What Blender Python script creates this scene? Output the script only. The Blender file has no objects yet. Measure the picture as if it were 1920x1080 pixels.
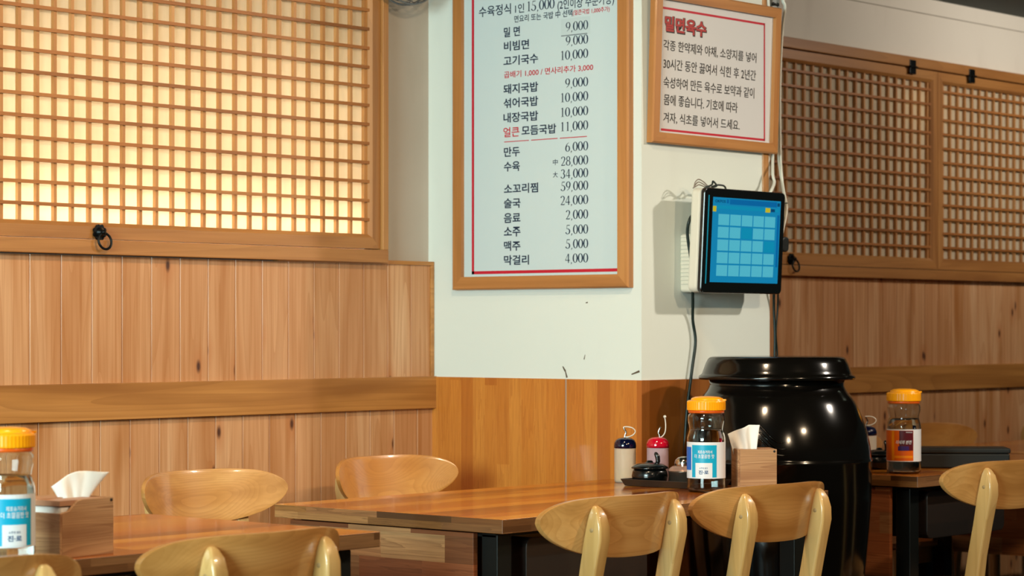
import bpy, bmesh, math, random
from mathutils import Vector, Matrix, Euler
random.seed(7)
R = math.radians
SC = bpy.context.scene
COL = SC.collection

# ------------------------------------------------------------------ camera, world, lights, exposure
F = 4524.0                      # focal length in pixels of a 1920 wide frame
CAMZ = 1.136
CA, SA = 0.6568, 0.7541
cam = bpy.data.objects.new('camera', bpy.data.cameras.new('camera'))
COL.objects.link(cam)
cam.location = (0, 0, CAMZ)
cam.rotation_euler = (R(90), 0, -math.atan2(SA, CA))
cam.data.sensor_width = 36
cam.data.lens = 36 * F / 1920
cam.data.shift_y = 77 / 1920
cam.data.dof.use_dof = True
cam.data.dof.focus_distance = 5.5
cam.data.dof.aperture_fstop = 7.0
cam.data.clip_start = 0.05
SC.camera = cam

SC.view_settings.view_transform = 'Standard'
SC.view_settings.look = 'None'
SC.view_settings.gamma = 1
SC.view_settings.use_curve_mapping = False
SC.view_settings.exposure = 0.0

W = bpy.data.worlds.new('world'); SC.world = W
W.use_nodes = True
W.node_tree.nodes['Background'].inputs[0].default_value = (0.30, 0.48, 0.45, 1)
W.node_tree.nodes['Background'].inputs[1].default_value = 0.035


def area(name, loc, target, size, power, col, shape='RECTANGLE', size_y=None, spread=180):
    l = bpy.data.lights.new(name, 'AREA')
    l.shape = shape; l.size = size
    if size_y: l.size_y = size_y
    l.energy = power; l.color = col; l.spread = R(spread)
    o = bpy.data.objects.new(name, l); COL.objects.link(o)
    o.location = loc
    o.rotation_euler = (Vector(target) - Vector(loc)).to_track_quat('-Z', 'Y').to_euler()
    return o


# daylight through the shop front to the left of the camera
area('daylight_front', (-1.4, 2.3, 1.75), (5.0, 4.3, 1.3), 2.0, 125, (0.75, 1.0, 0.985), size_y=1.3, spread=120)
# warm ceiling lamps, some of them aimed
WARM, MILD = (1.0, 0.74, 0.47), (1.0, 0.88, 0.74)
LAMPS = [((2.3, 3.1), (2.5, 4.2, 0.4), 13, 170, WARM), ((3.8, 3.25), (3.9, 4.4, 0.5), 18, 170, WARM), ((4.3, 1.0), (4.3, 3.0, 0.8), 25, 140, WARM),
         ((6.4, 1.9), (5.2, 3.9, 1.0), 16, 100, MILD), ((2.8, 0.8), (3.0, 2.9, 0.8), 20, 140, WARM), ((8.2, 3.0), (8.5, 4.7, 2.0), 23, 150, MILD)]
for (x, y), tg, p, sp, cl in LAMPS:
    area('ceiling_lamp', (x, y, 2.345), tg, 0.15, p, cl, shape='DISK', spread=sp)
# strip lamp inside the paper window's box
area('window_strip_lamp', (3.75, 4.785, 1.405), (3.75, 4.70, 1.42), 2.2, 12, (1.0, 0.95, 0.86), size_y=0.02)
area('window_fill_light', (3.75, 4.87, 1.64), (3.75, 4.70, 1.62), 2.2, 9.0, (1.0, 0.92, 0.79), size_y=0.45)  # unseen fill light, added to brighten the upper part of the paper
area('window_box_lamp', (7.75, 4.80, 2.03), (7.75, 4.78, 1.3), 0.30, 0.3, (1.0, 0.72, 0.40), size_y=0.04)


# ------------------------------------------------------------------ pixel helpers (photo point -> point on a real plane)
def ray(u, v):
    a = (u - 960) / F
    return Vector((CA * a + SA, -SA * a + CA, -(v - 617) / F))


def on(u, v, p0, n):
    r = ray(u, v); o = Vector((0, 0, CAMZ)); n = Vector(n)
    return o + r * ((Vector(p0) - o).dot(n) / r.dot(n))


def ony(u, v, y): return on(u, v, (0, y, 0), (0, 1, 0))
def onx(u, v, x): return on(u, v, (x, 0, 0), (1, 0, 0))


# ------------------------------------------------------------------ materials
def lin(c):
    if isinstance(c, str):
        c = [int(c[i:i + 2], 16) / 255 for i in (0, 2, 4)]
        c = [x / 12.92 if x <= 0.04045 else ((x + 0.055) / 1.055) ** 2.4 for x in c]
    return (*c[:3], 1)


class NT:
    def __init__(s, name):
        s.m = bpy.data.materials.new(name); s.m.use_nodes = True
        s.t = s.m.node_tree; s.b = s.t.nodes['Principled BSDF']

    def n(s, typ, **kw):
        nd = s.t.nodes.new(typ)
        ins = kw.pop('ins', {})
        for k, v in kw.items(): setattr(nd, k, v)
        for k, v in ins.items():
            if isinstance(v, bpy.types.NodeSocket): s.t.links.new(v, nd.inputs[k])
            else: nd.inputs[k].default_value = v
        return nd

    def l(s, a, b): s.t.links.new(a, b)

    def math(s, op, a, b=None, c=None, clamp=False):
        nd = s.n('ShaderNodeMath', operation=op, use_clamp=clamp)
        for i, v in enumerate((a, b, c)):
            if v is None: continue
            if isinstance(v, bpy.types.NodeSocket): s.l(v, nd.inputs[i])
            else: nd.inputs[i].default_value = v
        return nd.outputs[0]

    def vmath(s, op, a, b):
        nd = s.n('ShaderNodeVectorMath', operation=op)
        for i, v in enumerate((a, b)):
            if isinstance(v, bpy.types.NodeSocket): s.l(v, nd.inputs[i])
            else: nd.inputs[i].default_value = v
        return nd.outputs[0]

    def mix(s, f, a, b, blend='MIX'):
        nd = s.n('ShaderNodeMix', data_type='RGBA', blend_type=blend)
        for i, v in ((0, f), (6, a), (7, b)):
            if isinstance(v, bpy.types.NodeSocket): s.l(v, nd.inputs[i])
            else: nd.inputs[i].default_value = v
        return nd.outputs[2]

    def ramp(s, f, stops):
        nd = s.n('ShaderNodeValToRGB')
        e = nd.color_ramp.elements
        while len(e) < len(stops): e.new(0.5)
        for i, (p, c) in enumerate(stops): e[i].position = p; e[i].color = lin(c)
        s.l(f, nd.inputs[0]); return nd.outputs[0]

    def bump(s, h, st=0.2, d=0.002):
        nd = s.n('ShaderNodeBump'); nd.inputs['Strength'].default_value = st
        nd.inputs['Distance'].default_value = d
        s.l(h, nd.inputs['Height']); s.l(nd.outputs[0], s.b.inputs['Normal'])

    def set(s, **kw):
        for k, v in kw.items():
            k = k.replace('_', ' ')
            if isinstance(v, bpy.types.NodeSocket): s.l(v, s.b.inputs[k])
            else: s.b.inputs[k].default_value = v


def plain(name, col, rough=0.5, metal=0.0, coat=0.0, spec=0.5, var=0.0, emit=None, es=0, trans=0, ior=1.45, bump=0):
    k = NT(name)
    c = lin(col)
    k.set(Base_Color=c, Roughness=rough, Metallic=metal, Coat_Weight=coat, Specular_IOR_Level=spec,
          Transmission_Weight=trans, IOR=ior)
    tc = k.n('ShaderNodeTexCoord')
    if var:
        nz = k.n('ShaderNodeTexNoise', ins={'Vector': tc.outputs['Object'], 'Scale': 6.0, 'Detail': 5.0})
        d = tuple(x * (1 - var) for x in c[:3]) + (1,)
        k.set(Base_Color=k.mix(nz.outputs[0], c, d))
    if bump:
        nz = k.n('ShaderNodeTexNoise', ins={'Vector': tc.outputs['Object'], 'Scale': 220.0, 'Detail': 3.0})
        k.bump(nz.outputs[0], bump, 0.001)
    if emit:
        k.set(Emission_Color=lin(emit), Emission_Strength=es)
    return k.m


def wood(name, cols, axis=2, scale=1.0, rough=0.45, coat=0.0, rings=0.5, knots=0.0, tint=None, fibre=0.35, bump=0.12,
         coat_rough=0.08, rf=15.0):
    """cols: dark, mid, light. axis: grain direction. tint: second hue mixed per piece."""
    k = NT(name)
    tc = k.n('ShaderNodeTexCoord'); at = k.n('ShaderNodeAttribute', attribute_name='rnd')
    oi = k.n('ShaderNodeObjectInfo')
    rnd = k.math('ADD', at.outputs['Fac'], oi.outputs['Random'])
    off = k.n('ShaderNodeCombineXYZ', ins={0: k.math('MULTIPLY', rnd, 13.7), 1: k.math('MULTIPLY', rnd, 7.3), 2: k.math('MULTIPLY', rnd, 19.1)})
    v0 = k.vmath('ADD', tc.outputs['Object'], off.outputs[0])
    sc = [14 * scale] * 3; sc[axis] = 1.1 * scale
    v1 = k.vmath('MULTIPLY', v0, tuple(sc))
    n1 = k.n('ShaderNodeTexNoise', ins={'Vector': v1, 'Scale': 1.0, 'Detail': 3.0, 'Roughness': 0.5, 'Distortion': 0.4})
    # growth rings: contour lines of a stretched noise
    sr = [9 * scale] * 3; sr[axis] = 0.5 * scale
    n2 = k.n('ShaderNodeTexNoise', ins={'Vector': k.vmath('MULTIPLY', v0, tuple(sr)), 'Scale': 1.0, 'Detail': 1.0, 'Roughness': 0.4})
    rg = k.math('FRACT', k.math('MULTIPLY', n2.outputs[0], rf))
    rg = k.math('POWER', rg, 2.2)
    sf = [230 * scale] * 3; sf[axis] = 5 * scale
    n3 = k.n('ShaderNodeTexNoise', ins={'Vector': k.vmath('MULTIPLY', v0, tuple(sf)), 'Scale': 1.0, 'Detail': 2.0})
    base = k.ramp(n1.outputs[0], [(0.28, cols[0]), (0.5, cols[1]), (0.72, cols[2])])
    if tint:
        base = k.mix(k.math('MULTIPLY', k.math('FRACT', k.math('MULTIPLY', rnd, 5.77)), 0.75), base, lin(tint))
    base = k.mix(k.math('MULTIPLY', rg, rings), base, lin(cols[0]))
    sg = [75 * scale] * 3; sg[axis] = 1.6 * scale
    n4 = k.n('ShaderNodeTexNoise', ins={'Vector': k.vmath('MULTIPLY', v0, tuple(sg)), 'Scale': 1.0, 'Detail': 3.0, 'Distortion': 0.2})
    fm = k.math('MULTIPLY', k.math('SUBTRACT', n3.outputs[0], 0.35, clamp=True), fibre)
    fm = k.math('ADD', fm, k.math('MULTIPLY', k.math('SUBTRACT', n4.outputs[0], 0.5, clamp=True), fibre * 3.0), clamp=True)
    base = k.mix(fm, base, lin(cols[0]))
    if knots:
        ks = [8.0] * 3; ks[axis] = 3.6; ks[1] = 0.0
        ksp = k.n('ShaderNodeSeparateXYZ', ins={0: k.vmath('MULTIPLY', v0, tuple(ks))})
        kv = k.n('ShaderNodeCombineXYZ', ins={0: ksp.outputs[0], 1: ksp.outputs[2]})
        vo = k.n('ShaderNodeTexVoronoi', voronoi_dimensions='2D', ins={'Vector': kv.outputs[0], 'Scale': 1.0, 'Randomness': 1.0})
        sel = k.math('GREATER_THAN', k.n('ShaderNodeSeparateColor', ins={0: vo.outputs['Color']}).outputs[0], 1 - knots)
        d = vo.outputs['Distance']
        core = k.math('MULTIPLY', sel, k.math('SUBTRACT', 1.0, k.math('MULTIPLY', d, 13.0), clamp=True))
        halo = k.math('MULTIPLY', sel, k.math('SUBTRACT', 1.0, k.math('MULTIPLY', d, 4.2), clamp=True))
        base = k.mix(k.math('MULTIPLY', halo, 0.55), base, lin('b06a35'))
        base = k.mix(k.math('MULTIPLY', core, 1.5, clamp=True), base, lin('4a2513'))
    k.set(Base_Color=base, Roughness=rough, Coat_Weight=coat, Coat_Roughness=coat_rough)
    if bump: k.bump(n3.outputs[0], bump, 0.0006)
    return k.m


def strips(name, coords, cols, rough=0.3, coat=0.5, bl=0.5, bw=0.032, grain=1.0, coat_rough=0.06, spec=0.5):
    """glued strips of wood: coords = (long axis, cross axis) of the object coordinates"""
    k = NT(name)
    tc = k.n('ShaderNodeTexCoord'); oi = k.n('ShaderNodeObjectInfo')
    sp = k.n('ShaderNodeSeparateXYZ', ins={0: tc.outputs['Object']})
    a, b = sp.outputs[coords[0]], sp.outputs[coords[1]]
    a2 = k.math('ADD', a, k.math('MULTIPLY', oi.outputs['Random'], 9.0))
    row = k.math('FLOOR', k.math('DIVIDE', b, bw))
    wn = k.n('ShaderNodeTexWhiteNoise', noise_dimensions='1D', ins={'W': k.math('ADD', row, k.math('MULTIPLY', oi.outputs['Random'], 50.0))})
    sh = k.math('ADD', k.math('DIVIDE', a2, bl), k.math('MULTIPLY', wn.outputs[0], 3.0))
    cell = k.math('FLOOR', sh)
    wc = k.n('ShaderNodeTexWhiteNoise', noise_dimensions='2D',
             ins={'Vector': k.n('ShaderNodeCombineXYZ', ins={0: cell, 1: row}).outputs[0]})
    r = wc.outputs[0]
    st = [(i / (len(cols) - 1) if len(cols) > 1 else 0, c) for i, c in enumerate(cols)]
    base = k.ramp(r, st)
    gv = k.n('ShaderNodeCombineXYZ', ins={0: k.math('MULTIPLY', a2, 3.0 * grain), 1: k.math('MULTIPLY', b, 55.0 * grain),
                                         2: k.math('MULTIPLY', r, 60.0)})
    n1 = k.n('ShaderNodeTexNoise', ins={'Vector': gv.outputs[0], 'Scale': 1.0, 'Detail': 4.0, 'Distortion': 0.8})
    rg = k.math('POWER', k.math('FRACT', k.math('MULTIPLY', n1.outputs[0], 6.0)), 2.0)
    base = k.mix(k.math('MULTIPLY', rg, 0.42), base, lin(cols[0]))
    gf = k.n('ShaderNodeCombineXYZ', ins={0: k.math('MULTIPLY', a2, 12.0), 1: k.math('MULTIPLY', b, 420.0), 2: r})
    n3 = k.n('ShaderNodeTexNoise', ins={'Vector': gf.outputs[0], 'Scale': 1.0, 'Detail': 2.0})
    base = k.mix(k.math('MULTIPLY', k.math('SUBTRACT', n3.outputs[0], 0.4, clamp=True), 0.9), base, lin(cols[0]))
    k.set(Base_Color=base, Roughness=rough, Coat_Weight=coat, Coat_Roughness=coat_rough, Specular_IOR_Level=spec)
    return k.m


def plaster(name, col, col2, stains=0.2):
    k = NT(name)
    tc = k.n('ShaderNodeTexCoord')
    n1 = k.n('ShaderNodeTexNoise', ins={'Vector': tc.outputs['Object'], 'Scale': 2.2, 'Detail': 5.0})
    n2 = k.n('ShaderNodeTexNoise', ins={'Vector': k.vmath('MULTIPLY', tc.outputs['Object'], (9, 9, 2.5)), 'Scale': 1.0, 'Detail': 4.0})
    n3 = k.n('ShaderNodeTexNoise', ins={'Vector': tc.outputs['Object'], 'Scale': 260.0, 'Detail': 3.0})
    c = k.mix(n1.outputs[0], lin(col), lin(col2))
    c = k.mix(k.math('MULTIPLY', k.math('SUBTRACT', n2.outputs[0], 0.56, clamp=True), stains * 6), c, lin('9a8f80'))
    k.set(Base_Color=c, Roughness=0.8)
    k.bump(n3.outputs[0], 0.12, 0.001)
    return k.m


M = {}
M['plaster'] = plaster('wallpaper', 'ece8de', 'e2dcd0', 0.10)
M['plaster_shaded'] = plaster('shaded_stained_wallpaper', 'bcb6ac', 'aaa297', 0.25)  # left wall's shade painted in as greyer paper, on top of real stains
M['plaster_p'] = plaster('pillar_wallpaper', 'dfe7e1', 'd9e1da', 0.05)
M['cedar'] = wood('cedar_planks', ['a4682f', 'd2a377', 'e2bc94'], 2, rings=0.34, knots=0.36, tint='c28d60', rough=0.5, coat=0.08, fibre=0.75)
M['cedar_h'] = wood('cedar_rail', ['94602a', 'bc8444', 'c68f50'], 0, rings=0.5, rough=0.42, coat=0.15, fibre=0.4)
M['frame_h'] = wood('window_wood_horizontal', ['8c5a2c', 'b07a42', 'bd894e'], 0, rings=0.3, rough=0.45, coat=0.1)
M['frame_v'] = wood('window_wood_vertical', ['8c5a2c', 'b07a42', 'bd894e'], 2, rings=0.3, rough=0.45, coat=0.1)
M['lat_h'] = wood('lattice_wood_horizontal', ['84501f', 'a86a32', 'b47a40'], 0, rings=0.15, rough=0.5)
M['lat_v'] = wood('lattice_wood_vertical', ['9a6430', 'bf8850', 'cc9860'], 2, rings=0.25, rough=0.5)
M['bframe_v'] = wood('board_frame_vertical', ['96602e', 'ba7e44', 'c68e52'], 2, rings=0.2, rough=0.4, coat=0.15)
M['bframe_h'] = wood('board_frame_horizontal', ['96602e', 'ba7e44', 'c68e52'], 0, rings=0.2, rough=0.4, coat=0.15)
M['bframe_y'] = wood('board_frame_depth', ['9a6032', 'b97f4a', 'c98f55'], 1, rings=0.2, rough=0.4, coat=0.15)
M['ash_x'] = wood('ash_backrest', ['a46e34', 'cb9454', 'd8a667'], 0, scale=0.9, rings=0.34, rf=44.0, rough=0.3, coat=0.5, fibre=0.3, bump=0.05)
M['ash_x2'] = wood('honey_backrest', ['a86a2c', 'c98a44', 'd49a54'], 0, scale=0.9, rings=0.34, rf=44.0, rough=0.3, coat=0.5, fibre=0.3, bump=0.05)
M['ash_z'] = wood('ash_post', ['b48a4c', 'd4aa6a', 'dfba7c'], 2, rings=0.35, rough=0.3, coat=0.5, fibre=0.25, bump=0.05)
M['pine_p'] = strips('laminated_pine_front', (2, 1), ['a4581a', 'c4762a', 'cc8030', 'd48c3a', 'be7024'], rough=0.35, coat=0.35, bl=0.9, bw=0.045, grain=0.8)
M['pine_shaded'] = strips('laminated_pine_shaded_side', (2, 0), ['8a4c18', 'a05e26', 'aa682e', 'a46028'], rough=0.35, coat=0.35, bl=0.9, bw=0.045, grain=0.8)  # same pine, with the shade of the room-facing side put into its colours
TOPC = ['7a3a10', 'b8621c', 'd68026', '9c5018', 'eca23e', 'c26c20']
M['top'] = strips('acacia_top', (0, 1), TOPC, rough=0.13, coat=0.0, bl=0.8, bw=0.062, grain=0.5, coat_rough=0.04, spec=0.28)
M['top_side'] = strips('acacia_edge_long', (0, 2), ['4e3018', '7c5432', '8c6440', '6c4628'], rough=0.35, coat=0.3, bl=0.35, bw=0.0125)
M['top_end'] = strips('acacia_edge_end', (1, 2), ['46280f', '8e5e30', 'b67c44', '6c3e1c', 'c08a54', '96603a'], rough=0.35, coat=0.3, bl=0.22, bw=0.0165)
M['panel_end'] = strips('acacia_block_panel', (1, 2), ['5a2c14', 'a8623a', 'bc7446', 'd09c68', '7a4424', 'b8744a'], rough=0.4, coat=0.15, bl=0.19, bw=0.058, grain=0.5)
M['panel_dark'] = strips('dark_drawer_wood', (0, 2), ['1a1410', '2a1e16', '221812'], rough=0.5, coat=0.1, bl=0.5, bw=0.05)
M['bamboo_x'] = wood('bamboo_box', ['8a5c3a', 'c09468', 'cfa67c'], 0, scale=2.0, rings=0.6, rf=26.0, rough=0.5, fibre=0.9)
M['bamboo_y'] = wood('bamboo_box_side', ['8a5c3a', 'c09468', 'cfa67c'], 1, scale=2.0, rings=0.6, rf=26.0, rough=0.5, fibre=0.9)
M['bamboo_edge'] = plain('bamboo_cut_edge', 'bf8d6c', 0.5, var=0.15)
M['blackmetal'] = plain('black_powder_coated_steel', '0e1211', 0.45, 0.3)
M['iron'] = plain('black_iron', '14181a', 0.35, 0.7)
M['onggi'] = plain('onggi_glaze', '0c0a08', 0.13, 0, 0.0, 0.6, var=0.3)
M['blackplastic'] = plain('glossy_black_plastic', '0a0d0d', 0.22, 0, 0.3)
M['mattblack'] = plain('matt_black_plastic', '131716', 0.5)
M['traybrown'] = plain('dark_brown_tray', '3a2c22', 0.4, var=0.2)
M['whiteplastic'] = plain('cream_plastic', 'dcd6c6', 0.4)
M['cable_w'] = plain('white_cable', 'd8d8cc', 0.5)
M['cable_b'] = plain('black_cable', '10221f', 0.4)
M['cable_g'] = plain('grey_wire', '8a7f74', 0.6)
M['red'] = plain('red_print', 'c01830', 0.5)
M['redcap'] = plain('red_cap', 'c20a28', 0.12, 0, 0.6)
M['navycap'] = plain('navy_cap', '060b2a', 0.10, 0, 0.7)
M['navytext'] = plain('navy_print', '0c2844', 0.6)
M['greytext'] = plain('dark_grey_print', '343130', 0.6)
M['dred'] = plain('red_title_print', 'b03a38', 0.6)
M['menuface'] = plain('menu_print_white', 'c4d6da', 0.4, spec=0.3)
M['signface'] = plain('sign_print_white', 'd8d8d8', 0.4, spec=0.3)
M['slip'] = plain('price_sticker', 'bed0d4', 0.5)
M['orange'] = plain('orange_cap', 'ffa80c', 0.3, 0, 0.2)
M['orange2'] = plain('orange_cap_skirt', 'e8641a', 0.3, 0, 0.2)
M['chrome'] = plain('polished_steel', 'c8c4bc', 0.12, 1.0)
M['tube'] = plain('clear_tube', 'd8d4c8', 0.25, spec=0.6)
M['label_w'] = plain('label_white', 'e4e8ec', 0.35)
M['label_c'] = plain('label_cyan', '12a6cc', 0.35)
M['label_b'] = plain('label_blue', '1468c8', 0.35)
M['label_n'] = plain('label_navy', '1a4f80', 0.4)
M['label_o'] = plain('label_orange', 'e0620c', 0.35)
M['label_m'] = plain('label_maroon', '5a1420', 0.35)
M['label_a'] = plain('label_amber', 'f0900c', 0.35)
M['label_v'] = plain('label_violet', '3c2468', 0.35)
M['tissue'] = plain('white_tissue', 'f6f5f0', 0.9, bump=0.1)
M['floor'] = plain('dark_tile', '1c1a18', 0.5, var=0.3)
M['ceil'] = plain('ceiling_board', '9a9a92', 0.9)
M['beam'] = plain('dark_green_grey_beam', '2c3833', 0.7)
M['box_in'] = plain('lamp_box_lining', 'e8dcc4', 0.9)
M['fangrey'] = plain('grey_fan_wire', '77797a', 0.4, 0.6)
M['scr_bg'] = plain('screen_blue', '0a5078', 0.2, emit='0e7aa6', es=0.75)
M['scr_tile'] = plain('screen_tile', '2a7c90', 0.2, emit='56b2cc', es=0.62)
M['scr_dark'] = plain('screen_dark_tile', '06506c', 0.2, emit='0a86ac', es=0.75)
M['scr_bar'] = plain('screen_bar', '043c60', 0.2, emit='0560a0', es=0.7)
M['scr_y'] = plain('screen_yellow', '8a8a20', 0.2, emit='c8b428', es=0.5)
M['scr_text'] = plain('screen_text', '04304c', 0.2, emit='053a66', es=0.7)


def glassy(name, col, rough=0.02, ior=1.45):
    k = NT(name); k.set(Base_Color=lin(col), Roughness=rough, Transmission_Weight=1.0, IOR=ior); return k.m


M['clear'] = glassy('clear_plastic', 'f4f8f8', 0.01, 1.40)
M['water'] = glassy('water', 'f4fafa', 0.0, 1.33)
k = NT('frosted_plastic'); k.set(Base_Color=lin('e6dcc8'), Roughness=0.35, Transmission_Weight=0.5, IOR=1.15, Subsurface_Weight=0.0); M['frost'] = k.m
k = NT('pink_frosted_plastic'); k.set(Base_Color=lin('dcbcc4'), Roughness=0.35, Transmission_Weight=0.45, IOR=1.15); M['frost_p'] = k.m
M['sauce'] = plain('mustard_sauce', 'e2b864', 0.4)
M['sauce_r'] = plain('pink_vinegar', 'cf9a94', 0.4)
k = NT('window_paper')
tcn = k.n('ShaderNodeTexCoord')
nz = k.n('ShaderNodeTexNoise', ins={'Vector': k.vmath('MULTIPLY', tcn.outputs['Object'], (60, 60, 12)), 'Scale': 1.0, 'Detail': 5.0})
pc = k.mix(nz.outputs[0], lin('efe6d2'), lin('e2d8c2'))
tr = k.n('ShaderNodeBsdfTranslucent', ins={'Color': pc})
df = k.n('ShaderNodeBsdfDiffuse', ins={'Color': pc})
ms = k.n('ShaderNodeMixShader', ins={0: 0.5, 1: df.outputs[0], 2: tr.outputs[0]})
k.l(ms.outputs[0], k.t.nodes['Material Output'].inputs[0])
M['paper'] = k.m


# ------------------------------------------------------------------ mesh builder
class MB:
    def __init__(s): s.v = []; s.f = []; s.mi = []; s.r = []; s.sm = []

    def add(s, vs, fs, mi=0, rnd=0.0, smooth=False, mat=None):
        o = len(s.v)
        for p in vs:
            p = Vector(p)
            s.v.append(mat @ p if mat else p)
        for f in fs:
            s.f.append([o + i for i in f]); s.mi.append(mi); s.r.append(rnd); s.sm.append(smooth)
        return s

    def box(s, a, b, mi=0, rnd=0.0, mat=None, mis=None):
        x0, y0, z0 = a; x1, y1, z1 = b
        vs = [(x0, y0, z0), (x1, y0, z0), (x1, y1, z0), (x0, y1, z0), (x0, y0, z1), (x1, y0, z1), (x1, y1, z1), (x0, y1, z1)]
        fs = [(3, 2, 1, 0), (4, 5, 6, 7), (0, 1, 5, 4), (1, 2, 6, 5), (2, 3, 7, 6), (3, 0, 4, 7)]
        if mis:
            for f, m in zip(fs, mis): s.add(vs, [f], m, rnd, mat=mat)   # loose corners are welded in build()
        else: s.add(vs, fs, mi, rnd, mat=mat)
        return s

    def lathe(s, prof, seg=48, mi=0, mat=None, smooth=True, close=False):
        """prof: list of (r, z). ends with r == 0 become poles"""
        vs = []; fs = []; rings = []
        for r, z in prof:
            if r < 1e-6: rings.append([len(vs)]); vs.append((0, 0, z))
            else:
                rings.append(list(range(len(vs), len(vs) + seg)))
                vs += [(r * math.cos(2 * math.pi * i / seg), r * math.sin(2 * math.pi * i / seg), z) for i in range(seg)]
        prs = list(zip(rings[:-1], rings[1:]))
        if close: prs.append((rings[-1], rings[0]))
        for a, b in prs:
            for i in range(seg):
                j = (i + 1) % seg
                if len(a) == 1 and len(b) == 1: continue
                if len(a) == 1: fs.append((a[0], b[j], b[i]))
                elif len(b) == 1: fs.append((a[i], a[j], b[0]))
                else: fs.append((a[i], a[j], b[j], b[i]))
        return s.add(vs, fs, mi, 0, smooth, mat)

    def tube(s, pts, r, seg=10, mi=0, cap=True, closed=False):
        pts = [Vector(p) for p in pts]; n = len(pts)
        rr = r if isinstance(r, (list, tuple)) else [r] * n
        vs = []; fs = []
        up = None
        for i, p in enumerate(pts):
            if closed: t = pts[(i + 1) % n] - pts[i - 1]
            else: t = pts[min(i + 1, n - 1)] - pts[max(i - 1, 0)]
            t.normalize()
            if up is None:
                up = Vector((0, 0, 1)) if abs(t.z) < 0.9 else Vector((1, 0, 0))
            a = t.cross(up).normalized(); b = a.cross(t).normalized(); up = b
            for j in range(seg):
                an = 2 * math.pi * j / seg
                vs.append(p + (a * math.cos(an) + b * math.sin(an)) * rr[i])
        for i in range(n if closed else n - 1):
            i2 = (i + 1) % n
            for j in range(seg):
                k = (j + 1) % seg
                fs.append((i * seg + j, i * seg + k, i2 * seg + k, i2 * seg + j))
        if cap and not closed:
            fs.append(tuple(range(seg - 1, -1, -1))); fs.append(tuple((n - 1) * seg + j for j in range(seg)))
        return s.add(vs, fs, mi, 0, True)

    def prism(s, poly, axis, a, b, mi=0, rnd=0.0, mat=None):
        """poly: 2D outline in the two other axes (in x,y,z order), extruded from a to b along axis"""
        def P(q, h):
            l = list(q); l.insert(axis, h); return l
        n = len(poly)
        vs = [P(q, a) for q in poly] + [P(q, b) for q in poly]
        fs = [tuple(range(n - 1, -1, -1)), tuple(range(n, 2 * n))] + [(i, (i + 1) % n, n + (i + 1) % n, n + i) for i in range(n)]
        return s.add(vs, fs, mi, rnd, mat=mat)

    def build(s, name, mats, parent=None, bevel=0.0, loc=None, weld=False, seg=2, angle=40):
        me = bpy.data.meshes.new(name)
        me.from_pydata([tuple(v) for v in s.v], [], s.f)
        if not isinstance(mats, (list, tuple)): mats = [mats]
        for m in mats: me.materials.append(m)
        for p, mi, sm in zip(me.polygons, s.mi, s.sm): p.material_index = mi; p.use_smooth = sm
        at = me.attributes.new('rnd', 'FLOAT', 'FACE')
        at.data.foreach_set('value', s.r)
        bm = bmesh.new(); bm.from_mesh(me)
        if weld: bmesh.ops.remove_doubles(bm, verts=bm.verts, dist=1e-5)
        bmesh.ops.recalc_face_normals(bm, faces=bm.faces)
        bm.to_mesh(me); bm.free()
        o = bpy.data.objects.new(name, me); COL.objects.link(o)
        if parent: o.parent = parent
        if loc is not None: o.location = loc
        if bevel:
            b = o.modifiers.new('bevel', 'BEVEL'); b.width = bevel; b.segments = seg; b.limit_method = 'ANGLE'; b.angle_limit = R(angle)
            if seg > 1: b.harden_normals = False
        return o


def crom(pts, n=8, closed=False):
    """Catmull-Rom through points"""
    P = [Vector(p) for p in pts]; out = []; m = len(P)
    rng = range(m if closed else m - 1)
    for i in rng:
        if closed: p0, p1, p2, p3 = P[i - 1], P[i], P[(i + 1) % m], P[(i + 2) % m]
        else: p0, p1, p2, p3 = P[max(i - 1, 0)], P[i], P[i + 1], P[min(i + 2, m - 1)]
        for k in range(n):
            t = k / n
            out.append(0.5 * ((2 * p1) + (p2 - p0) * t + (2 * p0 - 5 * p1 + 4 * p2 - p3) * t * t + (3 * p1 - p0 - 3 * p2 + p3) * t ** 3))
    if not closed: out.append(P[-1])
    return out


def thing(name, label, cat, loc=(0, 0, 0), rz=0, group=None):
    o = bpy.data.objects.new(name, None); COL.objects.link(o)
    o.empty_display_size = 0.1
    o.location = loc; o.rotation_euler = (0, 0, rz)
    return tag(o, label, cat, group)


def tag(o, label, cat, group=None):
    o['label'] = label; o['category'] = cat
    if group: o['group'] = group
    return o


def struct(o): o['kind'] = 'structure'; return o


def dup(root, loc, rz, label, group=None):
    r = root.copy(); COL.objects.link(r); r.location = loc; r.rotation_euler = (0, 0, rz); r['label'] = label
    if group: r['group'] = group
    for ch in list(root.children):
        c = ch.copy(); COL.objects.link(c); c.parent = r
        for g in list(ch.children):
            d = g.copy(); COL.objects.link(d); d.parent = c
    return r


# ------------------------------------------------------------------ writing
FONT = None


def glyph_mesh(body, bold=0.0):
    """flat text outline as (verts2d, faces) normalised to its own bounding box"""
    cu = bpy.data.curves.new('t', 'FONT'); cu.body = body; cu.size = 1.0; cu.offset = bold; cu.resolution_u = 3
    cu.fill_mode = 'FRONT'
    o = bpy.data.objects.new('t', cu); COL.objects.link(o)
    dg = bpy.context.evaluated_depsgraph_get(); dg.update()
    me = o.evaluated_get(dg).to_mesh()
    vs = [(v.co.x, v.co.y) for v in me.vertices]; fs = [tuple(p.vertices) for p in me.polygons]
    o.evaluated_get(dg).to_mesh_clear()
    bpy.data.objects.remove(o); bpy.data.curves.remove(cu)
    return vs, fs


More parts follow.
